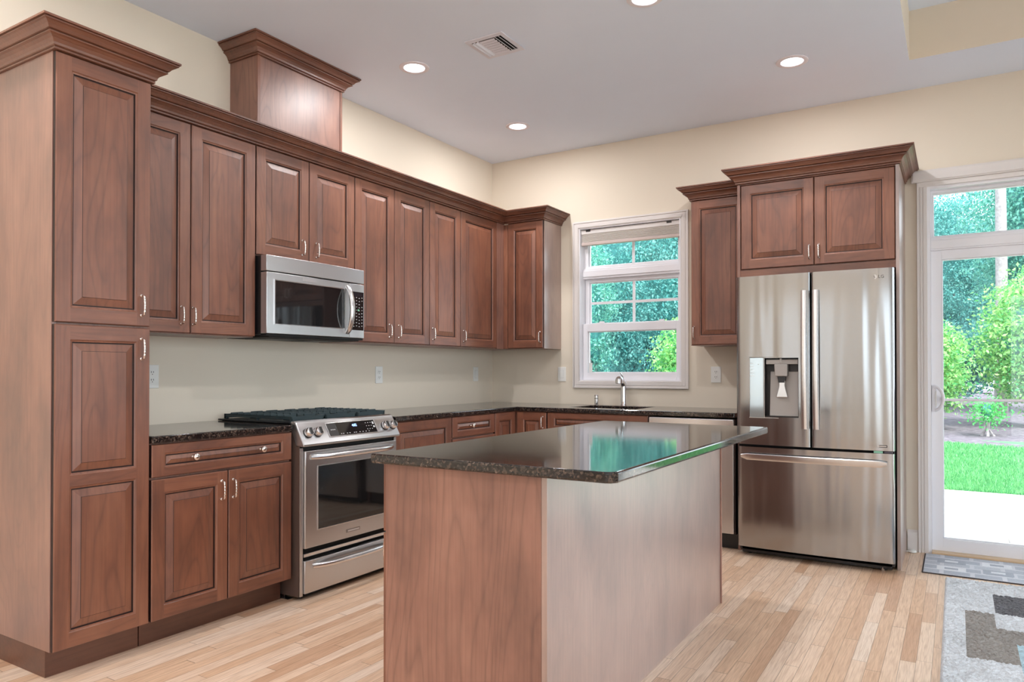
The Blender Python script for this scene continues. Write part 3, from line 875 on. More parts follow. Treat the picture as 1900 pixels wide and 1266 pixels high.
# ------------------------------------------------------------------ microwave
mw = thing('microwave', 'stainless over-the-range microwave mounted under the short cabinet', 'microwave', (0, -2.864, 0), LEFT)
MW = .760
m = MB(); m.box(.002, MW - .002, .001, .352, 1.392, 1.823); m.build('case', BLACK, mw, bevel=.003)
def curved_front(mb, u0, u1, d0, d1, z0, z1, bulge=.012, n=12, mat=0, hole=None):
    """box whose front swells gently; optional rectangular hole (ua, ub, za, zb)"""
    us = [u0 + (u1 - u0) * i / n for i in range(n + 1)]
    zs = [z0, z1]
    if hole: us = sorted(set([round(x, 5) for x in us if abs(x - hole[0]) > .006 and abs(x - hole[1]) > .006] + [hole[0], hole[1]])); zs = [z0, hole[2], hole[3], z1]
    def fd(u):
        tt = (u - u0) / (u1 - u0); return d1 - bulge * (2 * tt - 1) ** 2
    for a, b in zip(us, us[1:]):
        for c, e in zip(zs, zs[1:]):
            if hole and a >= hole[0] - 1e-6 and b <= hole[1] + 1e-6 and abs(c - hole[2]) < 1e-6: continue
            mb.face([(a, fd(a), c), (b, fd(b), c), (b, fd(b), e), (a, fd(a), e)], mat)
            mb.face([(a, d0, c), (a, d0, e), (b, d0, e), (b, d0, c)], mat)
        mb.face([(a, d0, z0), (b, d0, z0), (b, fd(b), z0), (a, fd(a), z0)], mat)
        mb.face([(a, d0, z1), (a, fd(a), z1), (b, fd(b), z1), (b, d0, z1)], mat)
    for u in (u0, u1):
        for c, e in zip(zs, zs[1:]):
            mb.face([(u, d0, c), (u, fd(u), c), (u, fd(u), e), (u, d0, e)], mat)
    if hole:
        ha, hb, hc, hd = hole
        for u in (ha, hb): mb.face([(u, d0, hc), (u, fd(u), hc), (u, fd(u), hd), (u, d0, hd)], mat)
        inn = [u for u in us if ha - 1e-6 <= u <= hb + 1e-6]
        for a, b in zip(inn, inn[1:]):
            for z in (hc, hd): mb.face([(a, d0, z), (b, d0, z), (b, fd(b), z), (a, fd(a), z)], mat)
    return fd
m = MB(); curved_front(m, 0, MW, .354, .410, 1.738, 1.824, .010, 14); m.build('vent_grille_panel', STEEL, mw, bevel=.002, smooth=30)
m = MB(); curved_front(m, 0, .630, .354, .408, 1.398, 1.732, .006, 14, hole=(.052, .582, 1.452, 1.690)); dm = m.build('door', STEEL, mw, bevel=.002, smooth=30)
m = MB(); m.box(.0522, .5818, .356, .398, 1.4522, 1.6898); m.build('door_window', BLACKGLASS, dm)
m = MB()
for a, b, c, d_ in ((.049, .585, 1.4485, 1.4525), (.049, .585, 1.6895, 1.6935), (.049, .053, 1.4525, 1.6895), (.581, .585, 1.4525, 1.6895)): m.box(a, b, .400, .4095, c, d_)
m.build('window_trim', STEEL_H, dm)
m = MB(); n = 15
pts = [(.610 - .006 * math.sin(math.pi * i / n), .402 + .050 * math.sin(math.pi * i / n) ** .7, 1.425 + i * (.285 / n)) for i in range(n + 1)]
m.tube(pts, [.016] + [.0185] * (n - 1) + [.016], 14, flat=.7); m.build('handle', CHROME if False else STEEL_H, dm, smooth=60)
m = MB(); curved_front(m, .633, MW, .354, .4045, 1.398, 1.732, .004, 5); cp = m.build('control_panel', STEEL, mw, bevel=.002, smooth=30)
m = MB(); m.box(.648, .750, .404, .4062, 1.446, 1.684); m.build('keypad', BLACKGLASS, cp, bevel=.002)
KEYM = plain('key_print', srgb(205, 205, 205), .5); KEYG = plain('key_green', srgb(120, 190, 150), .5)
m = MB()
for r_ in range(11):
    for c_ in range(4):
        if r_ in (0,) or (r_ == 3 and c_ == 3): continue
        uu, zz = .662 + c_ * .024, 1.664 - r_ * .0195 + (.004 if c_ % 2 else 0)
        m.box(uu - .0045 + .001 * (r_ % 3), uu + .0045, .4062, .4066, zz - .002, zz + .002)
m.box(.697, .712, .4062, .4066, 1.566, 1.576, 1)
m.build('key_legends', [KEYM, KEYG], cp)
m = MB(); m.box(.656, .742, .4062, .4068, 1.655, 1.676); m.build('display', plain('dark_display', srgb(34, 30, 36), .2), cp)
m = MB(); m.box(.248, .352, .408, .4105, 1.703, 1.721); m.build('badge', plain('badge_metal', srgb(205, 203, 205), .3, .6), dm, bevel=.003)
m = MB(); m.box(.03, MW - .03, .03, .385, 1.378, 1.3915); m.box(.004, MW - .004, .352, .395, 1.385, 1.3975); m.build('underside', BLACKGAP, mw, bevel=.002)
for u in (.10, .44):
    m = MB(); m.box(u, u + .22, .10, .30, 1.3745, 1.3778); m.build('grease_filter', DGREY, mw)

# ------------------------------------------------------------------ range
rg = thing('range', 'stainless slide-in gas range with black grates on the left wall', 'range', (0, -2.872, 0), LEFT)
RW_ = .760
SIDEM = plain('range_side', srgb(112, 92, 84), .35, .4)
m = MB(); m.box(.006, RW_ - .006, .02, .640, .03, .890); m.build('body', BLACK, rg)
for ua in (0, RW_ - .0055):
    m = MB(); m.prism([(.50, .02), (.664, .02), (.664, .795), (.655, .86), (.62, .905), (.50, .905)], 'u', ua, ua + .0055); m.build('side_panel', SIDEM, rg)
for ua in (0, RW_ - .020):
    m = MB(); m.box(ua, ua + .020, .6645, .672, .022, .792); m.build('side_trim', STEEL, rg, bevel=.002)
# cooktop
m = MB(); m.box(-.004, RW_ + .004, .012, .600, .9165, .925); m.box(.01, RW_ - .01, .03, .600, .8905, .9165); ct = m.build('cooktop', BLACK, rg, bevel=.003)
# sloped control panel
m = MB()
m.prism([(.600, .8905), (.600, .930), (.622, .931), (.636, .925), (.700, .812), (.700, .800), (.640, .800)], 'u', -.002, RW_ + .002)
cp = m.build('control_panel', STEEL, rg, bevel=.006, seg=3)
nrm = Vector((0, .113, .064)).normalized()       # outward normal of the slope in (u,d,z)
def on_panel(s, off=0.0):
    """point on the slope: s=0 top, 1 bottom -> (d, z)"""
    d_, z_ = .636 + (.700 - .636) * s, .925 - (.925 - .812) * s
    return d_ + nrm.y * off, z_ + nrm.z * off
def panel_box(mb, u0, u1, s0, s1, o0, o1, mat=0):
    a = on_panel(s0, o0); b = on_panel(s1, o0); c_ = on_panel(s1, o1); d_ = on_panel(s0, o1)
    mb.prism([a, b, c_, d_], 'u', u0, u1, mat)
m = MB(); panel_box(m, .195, .585, .14, .80, .0, .004); m.build('display_bezel', STEEL_H, cp, bevel=.003)
m = MB(); panel_box(m, .199, .262, .18, .76, .004, .0055); panel_box(m, .265, .573, .18, .76, .004, .0055, 1); m.build('touch_panel', [DGREY, BLACKGLASS], cp)
slope = math.atan2(.113, .064)
marks = [(.497 + c_ * .020, .503 + c_ * .020, .28 + r_ * .15, .31 + r_ * .15) for r_ in range(3) for c_ in range(3)]
marks += [(uu - .004, uu + .004, .68, .71) for uu in (.285, .300, .330, .350, .385, .400, .430, .455, .480, .505)]
marks += [(.553, .567, .26, .38), (.553, .567, .46, .54)] + [(uu - .004, uu + .004, .46, .50) for uu in (.220, .233, .246)]
for mk in marks:
    m = MB(); panel_box(m, *mk, .0055, .0058); m.build('touch_key', KEYM, cp)
dd, zz = on_panel(.36, .006)
text_part('clock_digits', '4:02', .022, (.405, -dd, zz), (slope - R(0), 0, 0), plain('blue_digits', (.25, .45, 1, 1), .5, emit=3), cp)
def rknob(u, s=.52):
    d0, z0 = on_panel(s, 0)
    kb = MB(True)
    kb.lathe([(.0275, 0), (.0275, .004)], (0, 0, 0), 'z', 24, 1)
    kb.lathe([(.0255, .004), (.0245, .024), (.021, .029), (.003, .0295)], (0, 0, 0), 'z', 24, 0)
    kb.box(-.0075, .0075, -.017, .017, .0292, .036, 2)
    kb.box(-.009, .009, -.0185, .0185, .0285, .0305, 0)
    o = kb.build('knob', [STEEL_H, BLACK, KNOBB], rg, smooth=40)
    # local +Z to the panel normal
    o.location = (u, -d0, z0); o.rotation_euler = (slope, 0, 0)
for u in (.053, .120, .655, .722): rknob(u)
# oven door
m = MB(); curved_front(m, .022, RW_ - .022, .642, .690, .268, .776, .003, 8, hole=(.108, .652, .358, .690)); od = m.build('oven_door', STEEL, rg, bevel=.003, smooth=30)
m = MB(); m.box(.1082, .6518, .646, .6855, .3582, .6898); m.build('oven_window', BLACKGLASS, od)
m = MB()
for a, b, c_, d_ in ((.104, .656, .354, .358), (.104, .656, .690, .694), (.104, .108, .358, .690), (.652, .656, .358, .690)): m.box(a, b, .686, .6915, c_, d_)
m.build('window_trim', STEEL_H, od)
def bow(mb, u0, u1, d0, z, out, sag, r=.012, n=18, flat=.75):
    pts = []
    for i in range(n + 1):
        f_ = i / n; s_ = math.sin(math.pi * f_)
        pts.append((u0 + (u1 - u0) * f_, d0 + out * min(1, s_ * 2.2) ** .6 + sag * s_, z))
    mb.tube(pts, [r * .9] + [r] * (n - 1) + [r * .9], 14, flat=flat)
m = MB(); bow(m, .060, .700, .685, .742, .028, .022, .0175, flat=.9); m.build('handle', STEEL_H, od, smooth=60)
m = MB(); m.box(.315, .425, .6895, .6915, .298, .316); m.build('badge', plain('badge_steel', srgb(150, 145, 143), .3, .8), od, bevel=.004)
m = MB(); m.box(.328, .418, .6915, .6922, .303, .311); m.build('badge_inlay', plain('badge_light', srgb(215, 212, 212), .3, .6), od)
m = MB(); m.box(.022, RW_ - .022, .600, .655, .207, .264); m.build('vent_gap', BLACKGAP, rg)
m = MB(); m.box(.024, RW_ - .024, .655, .676, .222, .240); m.build('vent_strip', STEEL_H, rg, bevel=.002)
m = MB(); curved_front(m, .022, RW_ - .022, .640, .688, .034, .204, .003, 8); wd = m.build('storage_drawer', STEEL, rg, bevel=.003, smooth=30)
m = MB(); bow(m, .075, .685, .684, .170, .026, .024, .0175, flat=.9); m.build('handle', STEEL_H, wd, smooth=60)
m = MB(); m.box(.02, RW_ - .02, .06, .650, .012, .030); m.build('base_rail', BLACKGAP, rg)
for u in (.05, RW_ - .05):
    for d_ in (.10, .62):
        m = MB(); m.lathe([(.014, 0), (.014, .008), (.008, .012), (.008, .03)], (u, d_, 0), 'z', 12); m.build('foot', BLACK, rg)
m = MB(); m.box(.022, RW_ - .022, .640, .664, .777, .797); m.build('door_gap', BLACKGAP, rg)
# grates: three sections
for gi, (ga, gb) in enumerate(((.012, .253), (.259, .501), (.507, .748))):
    m = MB()
    zt0, zt1 = .938, .952
    bw = .011
    m.prism([(.045, .925), (.045, zt1), (.060, zt1), (.060, zt0), (.060, .925)], 'u', ga, ga + .02)
    for d_ in (.050, .578): m.box(ga, gb, d_, d_ + bw, zt0 - .008, zt1)
    for u in (ga, gb - bw): m.box(u, u + bw, .050, .589, zt0, zt1)
    nbar = 9
    for k in range(nbar):
        d_ = .085 + k * .054
        m.prism([(d_, zt0), (d_ + bw, zt0), (d_ + bw * .8, zt1 + .008), (d_ + bw * .2, zt1 + .008)], 'u', ga + bw, ga + .092)
        m.prism([(d_, zt0), (d_ + bw, zt0), (d_ + bw * .8, zt1 + .008), (d_ + bw * .2, zt1 + .008)], 'u', gb - .092, gb - bw)
    m.box((ga + gb) / 2 - bw / 2, (ga + gb) / 2 + bw / 2, .061, .200, zt0, zt1)
    m.box((ga + gb) / 2 - bw / 2, (ga + gb) / 2 + bw / 2, .440, .578, zt0, zt1)
    m.box(ga + .085, gb - .085, .300, .311, zt0, zt1)
    for u in (ga, gb - bw):
        for d_ in (.050, .315, .578): m.box(u, u + bw, d_, d_ + bw, .9252, zt0)
    m.build('grate', IRON, rg, bevel=.0015)
for u, d_, r_ in ((.133, .17, .035), (.133, .46, .045), (.38, .31, .05), (.627, .17, .04), (.627, .46, .045)):
    m = MB(); m.lathe([(r_, 0), (r_, .006), (r_ * .8, .008), (r_ * .8, .012), (r_ * .1, .013)], (u, d_, .9252), seg=20); m.build('burner', IRON, rg)
# floor bracket beside the range
m = MB(); m.box(-.016, .02, .52, .60, .001, .004); m.box(-.004, .0, .52, .56, .004, .02); m.build('floor_bracket', STEEL_H, rg)

# ------------------------------------------------------------------ refrigerator surround
fs = thing('fridge_cabinet', 'cherry surround with deep two-door cabinet over the refrigerator and tall side panels', 'refrigerator cabinet', (2.322, 0, 0))
FW_ = .957; FD = .570
m = MB(); m.box(0, .019, .001, FD, .0, 2.439); m.build('side_panel', WOOD_E, fs, bevel=.001)
m = MB(); m.box(FW_ - .019, FW_, .001, FD + .004, .0, 2.439); m.build('side_panel', WOOD_B, fs, bevel=.001)
m = MB(); m.box(.0195, FW_ - .0195, .001, FD - .022, 1.818, 2.439); m.build('carcass', WOOD_E, fs)
m = MB(); m.box(.0195, FW_ - .0195, FD - .0215, FD - .002, 1.818, 1.862); m.build('bottom_rail', WOOD_H, fs, bevel=.001)
m = MB(); m.box(.0195, FW_ - .0195, FD - .0215, FD - .002, 2.432, 2.4395); m.build('top_rail', WOOD_H, fs)
door(fs, .022, .478, 1.868, 2.430, FD - .020, pull=(.450, 1.954))
door(fs, .478, FW_ - .022, 1.868, 2.430, FD - .020, pull=(.506, 1.954))
m = MB(); m.sweep(CROWN, [(0, .406), (0, FD + .006), (FW_, FD + .006), (FW_, .002)], 2.4405, dark=CGL); m.build('crown', [CROWN_M, GLAZE_SHADE], fs)

# refrigerator
fr = thing('refrigerator', 'stainless french-door refrigerator with ice dispenser and bottom freezer', 'refrigerator', (2.347, 0, 0))
RWD = .910
m = MB(); m.box(.006, RWD - .006, .03, .640, .03, 1.790); m.build('cabinet', plain('fridge_body', srgb(60, 58, 58), .5, .3), fs if False else fr)
def fridge_door(name, u0, u1, z0, z1, hole=None, n=20):
    """softly crowned door skin with rounded outer edges"""
    m = MB(); xc, hw = RWD / 2, RWD / 2
    def fd(u):
        base_ = .722 - .020 * ((u - xc) / hw) ** 2
        e = min(u - u0, u1 - u); r = .012
        if e < r: base_ -= r - math.sqrt(max(0, r * r - (r - e) ** 2))
        return base_
    us = [u0, u0 + .001, u0 + .003, u0 + .007, u0 + .012]
    us += list(np.linspace(u0 + .03, u1 - .03, n)) + [u1 - .012, u1 - .007, u1 - .003, u1 - .001, u1]
    zs = [z0, z1]
    if hole:
        us = [x for x in us if min(abs(x - hole[0]), abs(x - hole[1])) > .004] + [hole[0], hole[1]]; zs = [z0, hole[2], hole[3], z1]
    us = sorted(us)
    for a, b in zip(us, us[1:]):
        for c, e in zip(zs, zs[1:]):
            if hole and a >= hole[0] - 1e-6 and b <= hole[1] + 1e-6 and abs(c - hole[2]) < 1e-6: continue
            m.face([(a, fd(a), c), (b, fd(b), c), (b, fd(b), e), (a, fd(a), e)])
        for z in (z0, z1): m.face([(a, .655, z), (b, .655, z), (b, fd(b), z), (a, fd(a), z)])
    for u in (u0, u1):
        for c, e in zip(zs, zs[1:]): m.face([(u, .655, c), (u, fd(u), c), (u, fd(u), e), (u, .655, e)])
    if not hole: m.face([(u0, .655, z0), (u1, .655, z0), (u1, .655, z1), (u0, .655, z1)])
    return m.build(name, STEEL_F, fr, smooth=35), fd
DH = (.176, .384, .902, 1.276)
ld, fdl = fridge_door('left_door', 0, .4525, .722, 1.803, hole=DH)
rd, fdr = fridge_door('right_door', .4595, RWD, .722, 1.803)
fz, fdz = fridge_door('freezer_drawer', .006, RWD - .002, .062, .706)
m = MB(); m.box(.004, RWD - .004, .640, .6545, .05, 1.798); m.build('gasket', BLACKGAP, fr)
m = MB(); m.box(.02, RWD - .02, .10, .640, .012, .060); [m.lathe([(.012, 0), (.012, .012)], (u, .60, .0), 'z', 10) for u in (.06, RWD - .06)]; m.build('kick_grille', BLACK, fr)
m = MB(); m.tube([(RWD - .07, .632, .0), (RWD - .07, .632, .02)], .009, 8); m.build('leveling_foot', CHROME, fr)
# dispenser
dsp = MB()
u0, u1, z0, z1 = DH
dsp.box(u0, u1, .6555, .6575, z0, z1)                       # back
dsp.box(u0, u0 + .004, .6575, .716, z0, z1); dsp.box(u1 - .003, u1, .6575, .716, z0, z1)
dsp.box(u0 + .004, u1 - .003, .6575, .716, z0, z0 + .005); dsp.box(u0 + .004, u1 - .003, .6575, .716, z1 - .003, z1)
dp = dsp.build('dispenser_recess', plain('recess_grey', srgb(38, 34, 33), .4), ld)
m = MB(); m.prism([(.658, z0 + .006), (.694, z0 + .006), (.664, 1.19), (.658, 1.19)], 'u', u0 + .030, u1 - .004); m.build('dispenser_back', GREYP, ld, bevel=.002)
m = MB(); m.box(u0 + .010, u1 - .006, .666, .706, 1.236, 1.266); m.build('dispenser_head', GREYP, ld, bevel=.003)
m = MB(); m.prism([(u0 + .062, 1.236), (u0 + .142, 1.236), (u0 + .140, 1.160), (u0 + .066, 1.160)], 'd', .662, .7155); m.build('ice_chute', GREYP, ld, bevel=.004)
m = MB(); m.prism([(u0 + .080, 1.158), (u0 + .128, 1.158), (u0 + .122, 1.12), (u0 + .086, 1.12)], 'd', .668, .708); m.build('nozzle', BLACK, ld)
m = MB(); m.prism([(u0 + .086, 1.135), (u0 + .126, 1.135), (u0 + .124, 1.10), (u0 + .142, 1.026), (u0 + .070, 1.026), (u0 + .088, 1.10)], 'd', .694, .702); m.build('paddle', STEEL_H, ld, bevel=.004)
m = MB(); m.box(u0 + .094, u0 + .106, .700, .711, 1.245, 1.275); m.build('water_spout', GREYP, ld, bevel=.002)
m = MB(); curved = m.box(.086, .175, .700, .7155, .898, 1.280); m.build('control_display', plain('gloss_grey_panel', srgb(182, 188, 188), .12, .6), ld, bevel=.003)
m = MB()
for a, b, c_, d_ in ((.084, .388, .893, .898), (.084, .388, 1.280, 1.284), (.176, .180, .898, 1.280), (.384, .388, .898, 1.280)): m.box(a, b, .705, .7185, c_, d_)
m.build('bezel', GREYP, ld, bevel=.001)
m = MB()
for k in range(5): m.box(.092, .112, .7156, .7158, 1.24 - k * .02, 1.243 - k * .02)
for a in (.142,): m.lathe([(.004, 0), (.004, .0006)], (a, .7155, 1.235), 'd', 12)
m.build('display_marks', plain('faint_print', srgb(215, 218, 216), .5), ld)
# handles
def vhandle(uc, name, parent):
    m = MB(); n = 20
    z0_, z1_ = .835, 1.692
    ring = []
    for i in range(n + 1):
        f_ = i / n; z = z0_ + (z1_ - z0_) * f_
        dd = .745 + .022 * math.sin(math.pi * f_)
        ring.append([(uc - .017, dd - .016, z), (uc + .017, dd - .016, z), (uc + .017, dd, z), (uc + .010, dd + .004, z), (uc - .010, dd + .004, z), (uc - .017, dd, z)])
    for A, B in zip(ring, ring[1:]):
        for k in range(6): m.face((A[k], A[(k + 1) % 6], B[(k + 1) % 6], B[k]))
    m.face(ring[0]); m.face(ring[-1])
    for z in (z0_ + .03, z1_ - .03): m.box(uc - .011, uc + .011, .715, .738, z - .016, z + .016)
    return m.build(name, STEEL_H, parent, smooth=30)
vhandle(.421, 'handle', ld); vhandle(.487, 'handle', rd)
m = MB(); n = 22; ring = []
for i in range(n + 1):
    f_ = i / n; u = .036 + (.874 - .036) * f_; dd = .742 + .020 * math.sin(math.pi * f_)
    k = .016 * (1 if 0 < i < n else .35)
    zc = .640 + (.006 if 0 < i < n else .010)
    ring.append([(u, dd - .018, zc - k - .004), (u, dd, zc - k - .004), (u, dd + .004, zc - k + .004), (u, dd + .004, zc + k), (u, dd, zc + k + .004), (u, dd - .018, zc + k + .004)])
for A, B in zip(ring, ring[1:]):
    for k in range(6): m.face((A[k], A[(k + 1) % 6], B[(k + 1) % 6], B[k]))
m.face(ring[0]); m.face(ring[-1])
for u in (.09, .82): m.box(u - .02, u + .02, .712, .735, .634, .660)
m.build('handle', STEEL_H, fz, smooth=30)
# logo, badges and hinge
LOGO = plain('logo_grey', srgb(205, 200, 197), .3, .5); LOGOD = plain('logo_dark', srgb(92, 86, 84), .4)
cu, cz = .816, 1.752
dl_ = fdr(cu)
m = MB(); m.lathe([(.0135, 0), (.0135, .0008)], (cu - .007, dl_ - .0003, cz), 'd', 24); lg = m.build('logo', LOGO, rd)
m = MB(); m.box(-.0013 + cu - .007, cu - .0055, dl_ + .0005, dl_ + .001, cz - .006, cz + .006); m.box(cu - .0055, cu - .001, dl_ + .0005, dl_ + .001, cz - .006, cz - .0045); m.lathe([(.0018, 0), (.0018, .0005)], (cu - .013, dl_ + .0005, cz + .004), 'd', 10)
m.build('logo_face', LOGOD, lg)
text_part('logo_letters', 'LG', .026, (cu + .028, -dl_ - .0004 + .0015, cz), (R(90), 0, 0), LOGOD, lg)
bd = fdr(.84)
m = MB(); m.box(.800, .872, bd - .001, bd + .0008, .742, .756); m.build('badge', plain('badge_dark', srgb(40, 30, 32), .4), rd)
m = MB(); m.box(.818, .868, bd + .0008, bd + .0014, .7455, .7525); m.build('badge_inlay', LOGO, rd)
m = MB(); m.box(.800, .848, .700, .7045, .7075, .7205); m.build('green_sticker', plain('sticker_green', srgb(150, 205, 178), .5), fr)
m = MB(); m.box(.855, RWD - .01, .690, .7035, .709, .7185); m.build('hinge_cap', plain('hinge_grey', srgb(86, 80, 90), .5), fr)

# ------------------------------------------------------------------ island
il = thing('kitchen_island', 'cherry kitchen island with flat end panel and drawers facing the range', 'kitchen island', (1.880, -1.749, 0))
# local: x 0..0.649, (u, d) with d = -(y+1.749)
IW, IL_ = .649, 1.865
m = MB(); m.box(.026, IW - .020, .012, IL_ - .020, .0, .8805); m.build('carcass', WOOD_E, il)
m = MB(); m.box(.020, IW - .0205, IL_ - .0195, IL_, .0, .8805); m.build('end_panel', WOOD_E, il, bevel=.001)
m = MB(); m.box(IW - .0195, IW, .006, IL_ + .001, .0, .8805); m.build('back_panel', WOOD_B, il, bevel=.001)
m = MB(); m.box(.020, IW + .006, -.006, .0055, .0, .8805); m.build('far_end_panel', WOOD_E, il, bevel=.001)
m = MB(); m.box(.0255, .06, .02, IL_ - .02, .0, .11); 
m.bm.free()
for k in range(3):
    y0_ = -IL_ + .003 + k * .62
    for za, zb, nm in ((.116, .640, 'door'), (.646, .876, 'drawer')):
        me = door_mesh(nm, .612, zb - za, [(.058, .554, .058, zb - za - .058)], edge=0)
        o = place(nm, me, il, (.0255, y0_ + .612, za), rot=(0, 0, R(-90)))
        if nm == 'drawer': place('knob', KNOB, o, (.306, -T, (zb - za) / 2))
        else: place('handle', PULL, o, (.575, -T, .45))
ic = MB(); ic.prism([(1.868, 1.735), (2.763, 1.735), (2.763, 3.630), (2.752, 3.650), (2.735, 3.658), (1.868, 3.658)], 'z', .8815, .914)
o = tag(ic.build('countertop', GRANITE, None, bevel=.007, seg=3), 'polished dark granite slab on the island overhanging its right side', 'countertop')

# ------------------------------------------------------------------ outlets
def outlet(x, y, rotz, label, kind='duplex'):
    t = thing('wall_outlet' if kind == 'duplex' else 'light_switch', label, 'wall outlet' if kind == 'duplex' else 'light switch', (x, y, 1.165), rotz)
    m = MB(); m.box(-.038, .038, .0003, .006, -.061, .061); m.build('cover_plate', PLATE, t, bevel=.003)
    if kind == 'duplex':
        for z in (-.02, .02):
            m = MB(); m.prism([(-.016, z - .009), (-.010, z - .0145), (.010, z - .0145), (.016, z - .009), (.016, z + .009), (.010, z + .0145), (-.010, z + .0145), (-.016, z + .009)], 'd', .006, .0078)
            r_ = m.build('receptacle', PLATE, t)
            m = MB()
            for u in (-.006, .006): m.box(u - .0015, u + .0015, .0078, .0082, z - .001, z + .008)
            m.lathe([(.0025, 0), (.0025, .0004)], (0, .0078, z - .008), 'd', 10); m.build('slot', SLOT, r_)
    else:
        m = MB(); m.box(-.017, .017, .006, .0085, -.033, .033); m.build('rocker', PLATE, t, bevel=.002)
        m = MB(); m.box(-.0172, .0172, .006, .0064, -.0335, .0335); m.build('rocker_gap', SLOT, t)
    return t
outlet(0, -3.268, LEFT, 'white wall outlet right beside the pantry above the short counter')
outlet(0, -1.517, LEFT, 'white wall outlet on the left wall just right of the range')
outlet(0, -.269, LEFT, 'cream light switch on the left wall close to the back corner', 'switch')
outlet(.709, 0, 0, 'white rocker switch on the back wall left of the sink window', 'switch')
outlet(2.018, 0, 0, 'white wall outlet between the sink window and the refrigerator')

# small white plastic piece on the floor by the door casing
o = MB(True); o.lathe([(.018, 0), (.026, .004), (.024, .014), (.012, .02), (.001, .021)], (0, 0, 0), seg=16); o.box(-.040, -.015, -.008, .008, 0.001, .010)
o = tag(o.build('plastic_stopper', PLATE, None, smooth=40, loc=(3.315, -.045, .0005)), 'small white plastic stopper on the floor between refrigerator panel and patio door', 'door stop')

# ------------------------------------------------------------------ rugs
def pile_mesh(name, x0, x1, y0, y1, z, dx, amp, mats, pick):
    nx, ny = int((x1 - x0) / dx), int((y1 - y0) / dx)
    X, Y = np.meshgrid(np.linspace(x0, x1, nx + 1), np.linspace(y0, y1, ny + 1))
    Z = z + RNG.uniform(-amp, amp, X.shape)
    Z[0, :] = Z[-1, :] = .001; Z[:, 0] = Z[:, -1] = .001
    V = np.stack([X.ravel(), Y.ravel(), Z.ravel()], 1)
    i = np.arange(nx * ny); r_, c_ = i // nx, i % nx; a = r_ * (nx + 1) + c_
    F = np.stack([a, a + 1, a + nx + 2, a + nx + 1], 1)
    me = bpy.data.meshes.new(name); me.vertices.add(len(V)); me.vertices.foreach_set('co', V.ravel())
    me.loops.add(F.size); me.loops.foreach_set('vertex_index', F.ravel()); me.polygons.add(len(F)); me.polygons.foreach_set('loop_start', np.arange(0, F.size, 4))
    cx, cy = V[F].mean(1)[:, 0], V[F].mean(1)[:, 1]
    me.polygons.foreach_set('material_index', pick(cx, cy).astype(np.int32)); me.update()
    for mt in mats: me.materials.append(mt)
    return place(name, me)
def pilem(name, col, var=.18, rough=.95):
    q = NT(name); v = q.coords(); n = q.noise(v, 180, 3, .7); n2 = q.noise(v, 12, 2)
    k = q.math('MULTIPLY_ADD', n2, .35, q.math('MULTIPLY', n, .65))
    q.l(q.ramp(k, [(.3, [c * (1 - var * 2) for c in col[:3]] + [1]), (.65, [min(1, c * (1 + var)) for c in col[:3]] + [1])]), q.b.inputs['Base Color'])
    q.b.inputs['Roughness'].default_value = rough; q.b.inputs['Sheen Weight'].default_value = .3
    q.bump(n, .5, .004); return q.m
RM = [pilem('rug_pale', srgb(210, 215, 221)), pilem('rug_taupe', srgb(136, 130, 124)), pilem('rug_charcoal', srgb(74, 74, 82), .5), pilem('rug_sky', srgb(168, 200, 214))]
def rugpick(x, y):
    m_ = np.zeros(x.shape)
    inr = lambda a, b, c, d: (x > a) & (x < b) & (y > c) & (y < d)
    m_[inr(3.597, 3.80, -1.955, -1.265)] = 1
    m_[inr(3.72, 3.86, -1.49, -1.25)] = 0
    m_[inr(3.78, 4.15, -1.69, -1.49)] = 1
    m_[inr(3.724, 4.4, -1.252, -.897)] = 2
    m_[inr(3.782, 4.3, -2.4, -1.69)] = 3
    m_[inr(4.5, 5.0, -1.9, -1.2)] = 1
    m_[inr(4.3, 4.8, -2.7, -2.3)] = 2
    return m_
o = pile_mesh('area_rug', 3.507, 5.2, -2.95, -.640, .013, .006, .0045, RM, rugpick)
tag(o, 'pale grey shag rug with taupe and charcoal rectangles at the right edge', 'rug')

def mat_pattern():
    q = NT('mat_weave'); v = q.coords()
    br = q.n('ShaderNodeTexBrick'); q.l(v, br.inputs['Vector'])
    br.offset = .35; br.squash = 1
    for k_, c_ in (('Color1', srgb(170, 176, 190)), ('Color2', srgb(200, 203, 212)), ('Mortar', srgb(222, 222, 230))): br.inputs[k_].default_value = c_
    br.inputs['Scale'].default_value = 1; br.inputs['Brick Width'].default_value = .155; br.inputs['Row Height'].default_value = .105; br.inputs['Mortar Size'].default_value = .012; br.inputs['Bias'].default_value = -.1
    n = q.noise(v, 300, 2, .7)
    q.l(q.mix(.35, br.outputs[0], q.ramp(n, [(.3, srgb(140, 146, 160)), (.7, srgb(236, 238, 244))])), q.b.inputs['Base Color'])
    q.b.inputs['Roughness'].default_value = .9; q.bump(n, .4, .002); return q.m
MATM = mat_pattern(); MATE = plain('mat_edge', srgb(66, 62, 66), .85); MATW = pilem('mat_white', srgb(228, 230, 238), .1); MATG = pilem('mat_grey', srgb(158, 164, 180), .1)
t = thing('door_mat', 'grey-white geometric door mat on the oak floor in front of the patio door', 'door mat', (3.385, -.56, 0))
m = MB(True); m.box(0, 1.25, 0, .515, 0.0008, .005); m.build('edging', MATE, t, bevel=.002)
m = MB(True); m.box(.008, 1.242, .008, .507, .005, .0085); m.build('pile', MATM, t, bevel=.002)
for i in range(5):
    for j in range(2):
        m = MB(True); x0_ = .075 + i * .235 + j * .0; y0_ = .10 + j * .19 + (.03 if i % 2 else 0)
        m.box(x0_, x0_ + .15, y0_, y0_ + .10, .0085, .0095, 0); m.box(x0_ + .04, x0_ + .11, y0_ + .03, y0_ + .07, .0095, .0102, 1)
        m.build('woven_block', [MATW, MATG] if (i + j) % 2 == 0 else [MATG, MATW], t)

